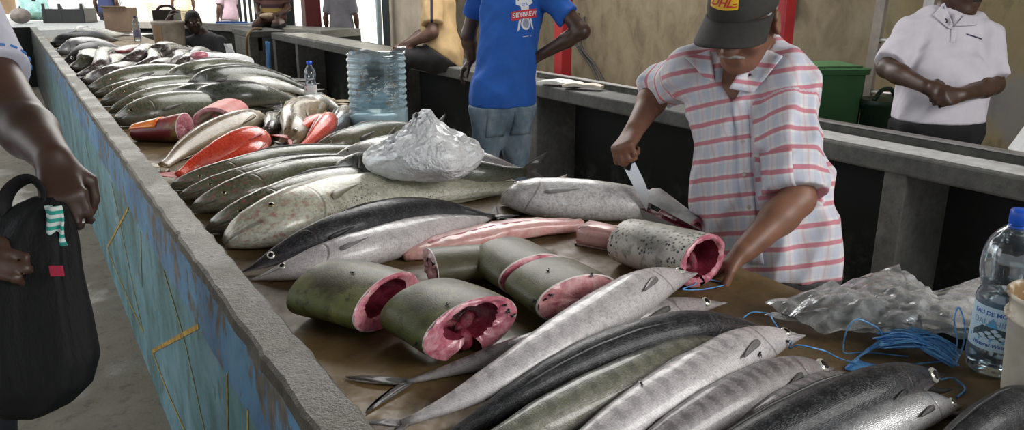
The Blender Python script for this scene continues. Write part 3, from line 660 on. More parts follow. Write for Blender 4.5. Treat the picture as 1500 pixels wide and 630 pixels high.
fish('silver', 'bright silver fish end beside the blue jeans, sticking out of the bag', [(600, 232), (660, 234), (720, 240), (770, 250)], .06, .04, -50, [.06, .06, .055, .045], R2, eye=False, pec=False, tail=.3)
fish('white', 'white bellied fish being cut through by the man with the knife', [(736, 298), (790, 290), (860, 292), (945, 299), (1060, 312)], .072, .06, -58, .0, R2, cut=.70, eyeang=72, eyes=1.0)
# ------------------------------------------------------------------ chunks
chunk('green fish chunk nearest the ledge with a dark open belly', (566, 441), (472, 419), .118, .058, gap=(178, 184), th=[.7, .4, .3, .22, .3, .5, .5], bow=.004)
chunk('front fish chunk with a big open red belly facing right', (690, 480), (622, 447), .122, .062, .116, .058, gap=(168, 212), th=[.72, .5, .34, .22, .22, .45, .6, .55], bow=.003, entrails=5)
chunk('dark green tail chunk with a pink cut face dotted with flies', (632, 391), (722, 382), .075, .046, .062, .042, th=1.0, skin=CHUNK2, flesh_m=FLESH)
chunk('olive fish slice in the middle leaning against the next slice', (782, 402), (734, 374), .1, .052, .098, .05, th=1.0, skin=CHUNK2, flesh_m=RAW)
chunk('olive fish slice with a broad pink cut face and flies', (846, 436), (796, 407), .112, .054, .108, .052, th=1.0, skin=CHUNK2, flesh_m=FLESH)
chunk('pale spotted fish chunk with a deep red hollow beside the man', (1028, 382), (918, 352), .092, .068, .08, .06, gap=(176, 186), th=[.4, .3, .25, .2, .22, .25, .3, .4], skin=CHUNK3, entrails=9)
chunk('grey tail end of the fish the man is cutting, cut open at the top', (958, 300), (1020, 334), .058, .054, .03, .03, gap=(60, 95), th=[.5, .3, .3, .4, .5], skin=skin_mat('pale_silver_chunk_skin', [(0, (.3, .3, .3)), (.5, (.42, .42, .42)), (1, (.5, .5, .5))], (.2, .2, .2), .3), flesh_m=RAW)
def fillet():
    pts = np.array([P(u, v, TZ + z) for u, v, z in [(592, 377, .012), (640, 360, .022), (700, 347, .03), (770, 334, .03), (852, 330, .018)]])
    pts = spline(pts, 30); p, T, N, B = frames(pts); t = np.linspace(0, 1, 30)
    w_ = np.interp(t, [0, .08, .3, .6, .85, 1], [.012, .034, .05, .046, .034, .02]); h_ = np.interp(t, [0, .1, .5, 1], [.01, .02, .028, .018]); a = np.linspace(0, 2 * PI, 22, endpoint=False)
    rings = [p[i] + w_[i] * np.sign(np.cos(a))[:, None] * (np.abs(np.cos(a)) ** .7)[:, None] * B[i] + (h_[i] * np.sign(np.sin(a)) * np.abs(np.sin(a)) ** .7)[:, None] * N[i] for i in range(30)]
    r = np.array(rings); r += RNG.normal(0, .0012, r.shape); r[..., 2] = np.maximum(r[..., 2], TZ + .001)
    root = thing('fish_fillet', 'long pale pink fish fillet strip between the silver fish and the olive slices', 'fish piece', (*p[15][:2], TZ))
    mesh('flesh', loft(r), PALEFLESH, root)
    q = p[4:27] + N[4:27] * (h_[4:27, None] * .96) + B[4:27] * .006; mesh('blood_line', tube(q, .0035, 6, flat=.6), RAW, root, label='dark red blood line')
    return root
fillet()
def fleshblock():
    c = P(882, 344, TZ + .03); root = thing('fish_piece', 'small block of pale pink fish meat beside the spotted chunk', 'fish piece', (c[0], c[1], TZ))
    bm = bmesh.new(); bmesh.ops.create_cube(bm, size=1); bmesh.ops.scale(bm, vec=(.085, .13, .055), verts=bm.verts)
    bmesh.ops.bevel(bm, geom=bm.edges[:], offset=.008, segments=2, affect='EDGES'); bmesh.ops.subdivide_edges(bm, edges=bm.edges[:], cuts=2, use_grid_fill=True)
    v = np.array([x.co[:] for x in bm.verts]); f = [[x.index for x in q.verts] for q in bm.faces]; bm.free()
    v[:, 0] *= 1 - v[:, 2] * 4; v += RNG.normal(0, .0012, v.shape); v = v @ rotz(math.radians(28)).T @ np.eye(3); v[:, 2] = np.maximum(v[:, 2] + .0285, .001)
    mesh('flesh', (v + V(c[0], c[1], TZ), f), PALEFLESH, root)
    d = PX  # skin on the underside edge
    g = box((c[0], c[1], TZ + .004), (.09, .134, .006), .002, rot=rotz(math.radians(28))); mesh('skin', g, CHUNK3, root)
fleshblock()
# ------------------------------------------------------------------ red and yellow fish heap
R4 = 'reef fish heaped in the middle of the counter'
REDSKIN = skin_mat('red_orange_scaled_skin', [(0, (.06, .012, .012)), (.3, (.16, .02, .022)), (.42, (.4, .06, .05)), (.55, (.5, .1, .07)), (.75, (.2, .03, .03)), (1, (.05, .01, .01))], (.1, .015, .015), .4, .22)
ORANGE = Mat('bright_orange_belly', (.75, .17, .02), .3, coat=.5); ORANGE.color(ORANGE.ramp(ORANGE.noise(30, 5), [(.3, (.62, .09, .02)), (.6, (.85, .25, .03))])); ORANGE.bump(ORANGE.noise(40), .4, .004)
r, q = chunk('dark red fish piece with a bright orange patch next to the ledge', (270, 187), (200, 194), .075, .07, .05, .04, th=1.0, skin=REDSKIN, flesh_m=RAW)
A_, B_ = q['A'], q['B']; rows = []
for s in np.linspace(.45, 1.02, 10):
    c = lerp(A_, B_, s); aa, bb = lerp(.075, .05, s), lerp(.07, .04, s); c[2] = TZ + bb * .99; row = []
    for ph in np.radians(np.linspace(-75 + 20 * s, 60 - 25 * (1 - s) - 10 * math.sin(s * 9), 12)): row.append(c + math.sin(ph) * aa * 1.03 * q['W'] + math.cos(ph) * bb * 1.04 * q['U'])
    rows.append(row)
rows = np.array(rows); cap = lerp(B_, A_, -.14) ; rows = np.concatenate([rows, lerp(rows[-1:], cap[None, None], .6)], 0)
mesh('orange_patch', thicken(rows, .006), ORANGE.m, r, label='bright orange patch')
chunk('red ribbed fish piece cut open behind the yellow brown fish', (312, 178), (338, 163), .1, .07, gap=(112, 238), th=[.2, .25, .3, .32, .3, .25, .2], skin=skin_mat('red_ribbed_skin', [(0, (.5, .1, .1)), (.5, (.6, .14, .12)), (1, (.5, .2, .2))], (.62, .3, .28), .6), flesh_m=flesh('pink_rib_flesh', (.66, .42, .42), (.5, .2, .24), (.3, .05, .09)))
fish('yellow', 'yellow brown fish with an orange fin lying behind the red snapper', [(392, 178), (355, 180), (310, 196), (262, 226), (238, 244)], .075, .05, 62, [.02, .02, .01, 0, 0], R4, eyeang=70)
fish('red', 'bright red snapper with a pale mouth, on top of the other red fish', [(395, 211), (362, 208), (320, 222), (286, 241), (262, 257)], .068, .05, 58, [.055, .05, .034, .018, .008], R4, tail=.34, eyeang=75)
fish('red', 'pinkish red fish lying under the bright red snapper', [(389, 224), (357, 228), (322, 240), (296, 256)], .052, .042, 66, [.03, .025, .018, .01], R4, eyeang=75)
fish('brown', 'small grey fish head between the red snapper and the yellow fish', [(372, 200), (385, 190), (400, 180), (418, 168)], .045, .036, -30, [.03, .03, .02, .01], R4, eyeang=75)
fish('yellow', 'pale yellow fish with its mouth against the green fish, near the jug', [(390, 224), (412, 202), (436, 176), (466, 156), (490, 148)], .085, .06, -50, [.0, .012, .02, .02, .01], R4, eyeang=75, tailroll=-80)
fish('yellow', 'speckled yellow fish just in front of the cola bottle', [(388, 186), (420, 168), (455, 156), (490, 152)], .075, .05, -50, [.0, .0, .0, .0], R4, tailroll=-80)
fish('red', 'small red fish with its tail on the pale yellow fish', [(484, 178), (465, 176), (440, 188), (424, 202)], .03, .026, 50, [.075, .085, .085, .075], R4, tail=.3)
fish('red', 'plump coral red fish with its head beside the jug', [(487, 180), (470, 188), (448, 206), (428, 222)], .046, .04, 50, [.055, .055, .04, .03], R4, tail=.2)
fish('brown', 'dark brown fish between the coral red fish and the jug', [(512, 170), (490, 186), (462, 206), (440, 222)], .06, .05, 35, 0, R4)
fish('jobpale', 'pale fish behind the cola bottle at the counter edge', [(500, 166), (480, 154), (450, 144), (410, 150)], .045, .036, 30, 0, R4)
# ------------------------------------------------------------------ rows of green grey fish
R5 = 'row of green grey fish behind the red pieces'
ROW = [
 ('jobrow', 'green grey fish right behind the orange patched piece, pink mark on its head', [(166, 183), (200, 166), (260, 156), (330, 154), (400, 158)], .088, .06, -35, 0),
 ('jobrow', 'second slim fish of the row behind the orange patched piece', [(160, 166), (195, 150), (250, 140), (320, 136), (390, 138)], .07, .055, -30, 0),
 ('jobrow', 'green grey fish of the row with a pink cheek, close to the ledge', [(146, 155), (185, 138), (240, 130), (300, 126), (370, 126)], .085, .06, -38, 0),
 ('jobrow', 'narrow dark fish wedged in the row beside the ledge', [(136, 142), (175, 130), (230, 122), (290, 118)], .055, .05, -30, 0),
 ('jobrow', 'hindmost fish of the green grey row, a pale sheen painted along its back', [(126, 137), (165, 120), (220, 112), (280, 110), (340, 110)], .095, .066, -40, 0),
 ('jobdark', 'dark arched fish lying nearest the bare brown table patch', [(284, 155), (320, 142), (370, 138), (410, 142), (440, 148)], .075, .06, -20, [.02, .035, .045, .03, .01]),
 ('jobdark', 'dark fish partly under the arched fish nearest the bare patch', [(250, 150), (285, 140), (330, 136), (380, 138)], .07, .055, -25, [.02, .02, .02, .02]),
 ('jobpale', 'pale grey fish in the middle of the dark arched ones', [(318, 132), (350, 124), (385, 122), (420, 127), (446, 136)], .075, .055, -50, [.03, .035, .035, .02, .005]),
 ('jobdark', 'dark green arched fish behind the pale grey one', [(276, 130), (315, 117), (360, 111), (405, 116), (445, 130)], .08, .06, -25, [.05, .055, .055, .04, .01]),
 ('jobdark', 'dark fish with a shiny snout second from the back of the arched ones', [(258, 124), (300, 112), (345, 106), (395, 109), (436, 122)], .07, .055, -25, [.05, .055, .055, .04, .01]),
 ('jobrow', 'rearmost arched fish in front of the small white bag', [(240, 120), (280, 108), (330, 100), (380, 103), (425, 116)], .085, .06, -30, [.05, .055, .055, .04, .01]),
]
for sp, lab, pix, hw, ht, rl, li in ROW: fish(sp, lab, pix, hw, ht, rl, li, R5, detail=False, eyeang=85)
# ------------------------------------------------------------------ brown jumble and the far row
R6 = 'dark brown fish jumbled in a heap'
JUM = [
 ('brown', 'brown fish lowest in the heap by the ledge', [(118, 116), (140, 104), (170, 94), (205, 84)], .08, .06, -40, 0),
 ('brown', 'brown fish with a long pale back line above the lowest one', [(120, 122), (155, 112), (195, 102), (230, 96)], .075, .06, -30, [0, .02, .03, .03]),
 ('brown', 'dark fish standing steep in the heap beside the pink bellied fish', [(112, 110), (130, 98), (152, 84), (172, 72)], .07, .06, -15, [.05, .06, .06, .05]),
 ('brown', 'brown fish crossing the middle of the heap', [(170, 108), (200, 94), (228, 84), (258, 76)], .07, .055, -35, [.05, .06, .06, .05]),
 ('brown', 'dark fish below the red fillet in the heap', [(168, 96), (192, 84), (218, 76), (250, 72)], .07, .055, -30, [.06, .08, .08, .06]),
 ('brown', 'brown fish lying along the front of the heap', [(188, 112), (220, 102), (252, 94), (286, 90)], .07, .055, -40, [.02, .03, .03, .03]),
 ('greyfish', 'grey fish with a pale belly in the right of the heap', [(222, 98), (245, 88), (266, 82), (288, 80)], .06, .05, -60, [.07, .07, .06, .05]),
 ('brown', 'dark fish at the top of the heap below the paint bucket', [(206, 82), (228, 74), (254, 70), (284, 72)], .065, .05, -30, [.08, .09, .09, .07]),
 ('brown', 'brown fish at the right end of the heap beside the small white bag', [(240, 102), (262, 92), (282, 86), (306, 84)], .06, .05, -40, [.03, .04, .04, .03]),
 ('greyfish', 'narrow grey fish under the right end of the heap', [(252, 92), (272, 82), (292, 76), (312, 76)], .055, .045, -60, [.05, .06, .06, .05]),
]
for sp, lab, pix, hw, ht, rl, li in JUM: fish(sp, lab, pix, hw, ht, rl, li, R6, detail=False, eyeang=85, tail=.28)
R7 = 'row of fish farthest along the counter'
FAR = [
 ('jobrow', 'pink bellied fish in front of the far row', [(100, 104), (118, 92), (135, 86), (165, 82)], .1, .07, -55, 0),
 ('king', 'black fish in front of the silver fish of the far row', [(88, 94), (108, 80), (135, 74), (176, 76)], .085, .07, -20, [.0, .0, .0, .0]),
 ('silver', 'shiny silver fish of the far row with a black lower side', [(78, 80), (100, 70), (130, 66), (180, 72)], .1, .07, -45, [.0, .0, .0, .0]),
 ('king', 'black fish at the back of the far row', [(72, 66), (95, 60), (130, 56), (172, 58)], .085, .07, -20, [.0, .0, .0, .0]),
 ('jobpale', 'last whole fish of the counter, in front of the brown box', [(114, 52), (132, 49), (152, 48), (180, 50)], .1, .07, -40, 0),
]
for sp, lab, pix, hw, ht, rl, li in FAR: fish(sp, lab, pix, hw, ht, rl, li, R7, detail=False, eyeang=85)
r_ = np.array([P(u, v, TZ + .12) for u, v in [(176, 76), (190, 71), (205, 69), (222, 70)]])
root = thing('fish_fillet', 'red raw fillet lying on the brown heap in front of the water bottle', 'fish piece', (*r_[1][:2], TZ + .09))
mesh('flesh', tube(spline(r_, 16), np.interp(np.linspace(0, 1, 16), [0, .2, .6, 1], [.02, .07, .07, .02]), 14, flat=.45), flesh('deep_red_flesh', (.55, .2, .2), (.42, .06, .07), (.2, .02, .03)), root)
# ================================================================== people: bodies grown as one smooth surface
class Field:
    def __init__(s, lo, hi, h):
        s.lo = np.asarray(lo, float); s.h = h; n = np.ceil((np.asarray(hi, float) - s.lo) / h).astype(int) + 1
        s.g = np.full(n, .25, np.float32); s.n = n
    def _blk(s, lo, hi):
        a = np.clip(np.floor((lo - s.lo) / s.h).astype(int), 0, s.n); b = np.clip(np.ceil((hi - s.lo) / s.h).astype(int) + 1, 0, s.n)
        ax = [(s.lo[i] + s.h * np.arange(a[i], b[i])).astype(np.float32) for i in range(3)]
        return tuple(slice(a[i], b[i]) for i in range(3)), ax[0][:, None, None], ax[1][None, :, None], ax[2][None, None, :]
    def _put(s, sl, d, k, op):
        g = s.g[sl]
        if op == 'add':
            h = np.maximum(k - np.abs(g - d), 0) / k; s.g[sl] = np.minimum(g, d) - h * h * k * .25
        else:
            d = -d; h = np.maximum(k - np.abs(g - d), 0) / k; s.g[sl] = np.maximum(g, d) + h * h * k * .25
    def cap(s, a, b, ra, rb=None, k=.02, op='add', ends=None, flat=None):
        """tapered capsule; ends=(t0,t1) cuts it flat; flat=(axis, scale) squashes it"""
        a = np.asarray(a, float); b = np.asarray(b, float); rb = ra if rb is None else rb; R = max(ra, rb)
        m = R * (1.0 if not flat else max(1, flat[1])) + k + 3 * s.h
        sl, X, Y, Z = s._blk(np.minimum(a, b) - m, np.maximum(a, b) + m)
        if s.g[sl].size == 0: return
        ab = b - a; L2 = ab @ ab + 1e-12; px, py, pz = X - a[0], Y - a[1], Z - a[2]
        t = (px * ab[0] + py * ab[1] + pz * ab[2]) / L2; tc = np.clip(t, 0, 1)
        qx, qy, qz = px - tc * ab[0], py - tc * ab[1], pz - tc * ab[2]
        if flat:
            ax, sc = np.asarray(flat[0], float), flat[1]; dd = (qx * ax[0] + qy * ax[1] + qz * ax[2]) * (1 / sc - 1)
            qx, qy, qz = qx + ax[0] * dd, qy + ax[1] * dd, qz + ax[2] * dd
        d = np.sqrt(qx * qx + qy * qy + qz * qz) - (ra + (rb - ra) * tc)
        if flat and sc < 1: d = d * (sc + 1) / 2
        if ends: L = math.sqrt(L2); d = np.maximum(d, np.maximum((ends[0] - t) * L, (t - ends[1]) * L))
        s._put(sl, d.astype(np.float32), k, op)
    def ell(s, c, r, R=None, k=.03, op='add'):
        c = np.asarray(c, float); r = np.asarray(r, float); m = r.max() + k + 3 * s.h
        sl, X, Y, Z = s._blk(c - m, c + m)
        if s.g[sl].size == 0: return
        R = np.eye(3) if R is None else np.asarray(R)
        px, py, pz = X - c[0], Y - c[1], Z - c[2]
        l = [px * R[0, i] + py * R[1, i] + pz * R[2, i] for i in range(3)]
        k0 = np.sqrt(sum((l[i] / r[i]) ** 2 for i in range(3))); k1 = np.sqrt(sum((l[i] / r[i] ** 2) ** 2 for i in range(3))) + 1e-9
        s._put(sl, (k0 * (k0 - 1) / k1).astype(np.float32), k, op)
    def pts(s): return [s.lo[i] + s.h * np.arange(s.n[i]) for i in range(3)]
    def cut(s, p, n):          # remove everything on the n side of the plane through p
        x, y, z = s.pts(); n = unit(n); p = np.asarray(p, float)
        d = (x - p[0])[:, None, None] * n[0] + (y - p[1])[None, :, None] * n[1] + (z - p[2])[None, None, :] * n[2]
        s.g = np.maximum(s.g, d.astype(np.float32))
    def folds(s, amp, seed=1, wl=.1, stretch=(1, 1, .3)):
        rs = np.random.RandomState(seed); x, y, z = s.pts(); X, Y, Z = x[:, None, None], y[None, :, None], z[None, None, :]
        acc = 0
        for i in range(7):
            d = unit(rs.normal(size=3)) * np.array(stretch); d = d / np.linalg.norm(d); f = 2 * PI / (wl * rs.uniform(.7, 1.7)); e = unit(rs.normal(size=3)) * 9
            ph = rs.uniform(0, 6); acc = acc + (1 - 2 * np.abs(np.sin((X * d[0] + Y * d[1] + Z * d[2]) * f * .5 + ph + 1.3 * np.sin(X * e[0] + Y * e[1] + Z * e[2])))) * rs.uniform(.5, 1)
        s.g = s.g - (acc * amp / 2).astype(np.float32)
    def mesh(s):
        g = s.g; ins = g < 0
        c = [ins[i:g.shape[0] - 1 + i, j:g.shape[1] - 1 + j, k:g.shape[2] - 1 + k] for i in (0, 1) for j in (0, 1) for k in (0, 1)]
        tot = sum(x.astype(np.int8) for x in c); act = (tot > 0) & (tot < 8)
        I = np.argwhere(act); idx = np.full(act.shape, -1, np.int64); idx[act] = np.arange(len(I))
        acc = np.zeros((len(I), 3)); cnt = np.zeros(len(I))
        corners = np.array([(i, j, k) for i in (0, 1) for j in (0, 1) for k in (0, 1)])
        val = np.stack([g[I[:, 0] + q[0], I[:, 1] + q[1], I[:, 2] + q[2]] for q in corners], 1)
        for a in range(8):
            for b in range(a + 1, 8):
                if np.abs(corners[a] - corners[b]).sum() != 1: continue
                va, vb = val[:, a], val[:, b]; m = (va < 0) != (vb < 0)
                t = np.where(m, va / np.where(m, va - vb, 1), 0)
                acc += np.where(m[:, None], corners[a] + t[:, None] * (corners[b] - corners[a]), 0); cnt += m
        v = s.lo + s.h * (I + acc / cnt[:, None]); faces = []
        for ax in range(3):
            o1, o2 = [(1, 2), (2, 0), (0, 1)][ax]
            sl0 = [slice(None)] * 3; sl1 = [slice(None)] * 3; sl0[ax] = slice(0, -1); sl1[ax] = slice(1, None)
            A, B = ins[tuple(sl0)], ins[tuple(sl1)]; E = np.argwhere(A != B)
            ok = np.all([(E[:, o] > 0) & (E[:, o] < g.shape[o] - 1) for o in (o1, o2)], 0); E = E[ok]
            e1 = np.zeros(3, int); e1[o1] = 1; e2 = np.zeros(3, int); e2[o2] = 1
            q = [E - e1 - e2, E - e2, E, E - e1]; f = np.stack([idx[x[:, 0], x[:, 1], x[:, 2]] for x in q], 1)
            flip = ~A[E[:, 0], E[:, 1], E[:, 2]]; f[flip] = f[flip][:, ::-1]; faces.append(f)
        f = np.vstack(faces); f = f[(f >= 0).all(1)]
        # two rounds of light smoothing
        for _ in range(2):
            sm = np.zeros_like(v); n = np.zeros(len(v))
            for a, b in ((0, 1), (1, 2), (2, 3), (3, 0)):
                np.add.at(sm, f[:, a], v[f[:, b]]); np.add.at(n, f[:, a], 1); np.add.at(sm, f[:, b], v[f[:, a]]); np.add.at(n, f[:, b], 1)
            v = lerp(v, sm / np.maximum(n, 1)[:, None], .45)
        return v, f.tolist()
def bvh_of(geo): return BVHTree.FromPolygons([tuple(q) for q in np.asarray(geo[0]).tolist()], [list(map(int, x)) for x in geo[1]])
def drape(geo, bvh, d, off=.002, thick=None):
    """move a flat piece along direction d until it lies on the surface of another mesh"""
    v = np.array(geo[0], float); d = unit(d)
    for i in range(len(v)):
        h = bvh.ray_cast(Vector(v[i] - d * .3), Vector(d), .7)
        if h[0] is not None: v[i] = np.array(h[0]) - d * (off + (v[i] @ d - 0) * 0)
    return (v,) + tuple(geo[1:])
def patch(c, ex, ey, w_, h_, nx=10, ny=10):
    X, Y = np.meshgrid(np.linspace(-.5, .5, nx), np.linspace(-.5, .5, ny), indexing='ij')
    v = np.asarray(c) + X.reshape(-1, 1) * w_ * unit(ex) + Y.reshape(-1, 1) * h_ * unit(ey)
    f = [[i * ny + j, (i + 1) * ny + j, (i + 1) * ny + j + 1, i * ny + j + 1] for i in range(nx - 1) for j in range(ny - 1)]
    return v, f, np.stack([X.ravel() + .5, Y.ravel() + .5], 1)
def text_geo(txt, size, c, ex, ey, shear=0.0, sx=1.0, cuts=1, bold=0.0):
    cu = bpy.data.curves.new('lettering', 'FONT'); cu.body = txt; cu.size = size; cu.align_x = 'CENTER'; cu.align_y = 'CENTER'; cu.shear = shear; cu.offset = bold; cu.resolution_u = 3
    o = bpy.data.objects.new('lettering', cu); COL.objects.link(o); dg = bpy.context.evaluated_depsgraph_get(); me = o.evaluated_get(dg).to_mesh()
    bm = bmesh.new(); bm.from_mesh(me); bmesh.ops.triangulate(bm, faces=bm.faces[:])
    if cuts: bmesh.ops.subdivide_edges(bm, edges=[e for e in bm.edges if e.calc_length() > size * .12], cuts=cuts); bmesh.ops.triangulate(bm, faces=bm.faces[:])
    v = np.array([q.co[:] for q in bm.verts]); f = [[q.index for q in x.verts] for x in bm.faces]; bm.free()
    o.to_mesh_clear(); bpy.data.objects.remove(o); bpy.data.curves.remove(cu)
    return np.asarray(c) + v[:, :1] * sx * unit(ex) + v[:, 1:2] * unit(ey), f
def skin_tone(name, c, rough=.5):
    m = Mat(name, c, rough); n = m.noise(9, 5, .6); n2 = m.noise(60, 4, .6)
    k = m.mix(m.smooth(n, .35, .65), tuple(x * .78 for x in c), tuple(min(1, x * 1.15) for x in c)); m.color(k); m.bump(n2, .12, .003)
    m.set('Subsurface Weight', .08); m.set('Subsurface Radius', (.02, .008, .005)); return m.m
SK_MID = skin_tone('brown_skin', (.19, .088, .054), .48); SK_DARK = skin_tone('dark_brown_skin_tone', (.062, .032, .022), .42); SK_BROWN = skin_tone('deep_brown_skin_tone', (.1, .05, .034), .45)
EYE_WHITE = Mat('eye_white', (.6, .56, .5), .15, coat=.5).m; HAIR_GREY = plain('grey_hair', (.3, .29, .28), .7, .4, 90, .5); HAIR_BLACK = plain('black_hair', (.012, .011, .01), .7, .4, 90, .5)
def hand(F, wrist, d, n, thumb_side, sc=1.0, curl=(35, 45, 30), spread=.0, thumb=(.55, .5), k=.010):
    """palm, four fingers of different length and a thumb from the side of the palm; n is the way the fingers curl"""
    d = unit(d); n = unit(n - d * (n @ d)); s = np.cross(d, n) * thumb_side; wr = np.asarray(wrist, float)
    kn = []
    for q, (o, l) in enumerate([(.030, .088), (.0105, .094), (-.009, .09), (-.027, .082)]):
        p0 = wr + s * o * .45 * sc + d * .008 * sc; p1 = wr + s * o * sc + d * l * sc; F.cap(p0, p1, .0155 * sc, .0115 * sc, k=.016, flat=(n, .95)); kn.append(p1)
    F.ell(wr + d * .05 * sc + n * .008 * sc, (.043 * sc, .037 * sc, .015 * sc), np.stack([d, s, n], 1), k=.012)
    lens = [(.040, .025, .021), (.045, .029, .022), (.041, .027, .021), (.032, .02, .018)]
    cu = curl if isinstance(curl[0], (tuple, list)) else [curl] * 4
    for q in range(4):
        a = 0; p = kn[q]; base_d = unit(d + s * spread * (1.5 - q) * .5)
        for j in range(3):
            a += math.radians(cu[q][j]); dj = base_d * math.cos(a) + n * math.sin(a); e = p + dj * lens[q][j] * sc
            F.cap(p, e, (.0102 - .0011 * j - (.001 if q == 3 else 0)) * sc, (.0094 - .0012 * j - (.001 if q == 3 else 0)) * sc, k=.005); p = e
    t0 = wr + s * .022 * sc + d * .022 * sc + n * .006 * sc; t1 = t0 + unit(d * .62 + s * .62 + n * .35) * .042 * sc
    t2 = t1 + unit(d * .8 + s * (.45 - thumb[0]) + n * thumb[1]) * .034 * sc; t3 = t2 + unit(d * .8 + s * (.2 - thumb[0] * 1.3) + n * thumb[1]) * .026 * sc
    F.cap(t0, t1, .0165 * sc, .0125 * sc, k=.014); F.cap(t1, t2, .0122 * sc, .0105 * sc, k=.006); F.cap(t2, t3, .0105 * sc, .0085 * sc, k=.005)
def head(F, c, R, sc=1.0, neck=None, neck_r=.056, detail=True):
    """R columns: his left, face direction, crown"""
    T = lambda x, y, z: np.asarray(c) + R @ (np.array([x, y, z]) * sc)
    F.ell(T(0, -.012, .03), np.array([.074, .096, .09]) * sc, R, k=.02); F.ell(T(0, .022, -.042), np.array([.056, .068, .074]) * sc, R, k=.03)
    F.ell(T(0, .068, -.096), np.array([.026, .022, .02]) * sc, R, k=.025)
    for sx in (-1, 1): F.cap(T(sx * .054, -.012, -.045), T(sx * .03, .05, -.092), .018 * sc, .016 * sc, k=.03)
    if neck is not None: F.cap(T(0, -.03, -.05), neck, neck_r * sc, neck_r * 1.12 * sc, k=.03)
    if detail:
        F.cap(T(-.034, .084, .026), T(.034, .084, .026), .012 * sc, k=.02)
        for sx in (-1, 1):
            F.ell(T(sx * .042, .06, -.028), np.array([.026, .024, .024]) * sc, R, k=.02)
            F.ell(T(sx * .032, .1, .006), np.array([.017, .017, .011]) * sc, R, k=.012, op='sub')
            F.ell(T(sx * .015, .1, -.03), np.array([.011, .013, .009]) * sc, R, k=.008)
        F.cap(T(0, .09, .014), T(0, .115, -.024), .009 * sc, .0145 * sc, k=.012)
        F.cap(T(-.02, .086, -.057), T(.02, .086, -.057), .0085 * sc, k=.006); F.cap(T(-.017, .085, -.07), T(.017, .085, -.07), .009 * sc, k=.006)
    for sx in (-1, 1):
        F.ell(T(sx * .084, -.008, -.006), np.array([.012, .024, .037]) * sc, R @ rotax((0, 0, 1), sx * -.35), k=.008)
        if detail: F.ell(T(sx * .094, -.002, -.004), np.array([.006, .011, .02]) * sc, R, k=.005, op='sub')
def headframe(face, up=(0, 0, 1)):
    f = unit(face); l = unit(np.cross(up, f)) ; u = np.cross(f, l) * 1.0; return np.stack([l, f, -np.cross(l, f) * -1.0], 1) if False else np.stack([-np.cross(f, u) if False else unit(np.cross(u, f)), f, u], 1)
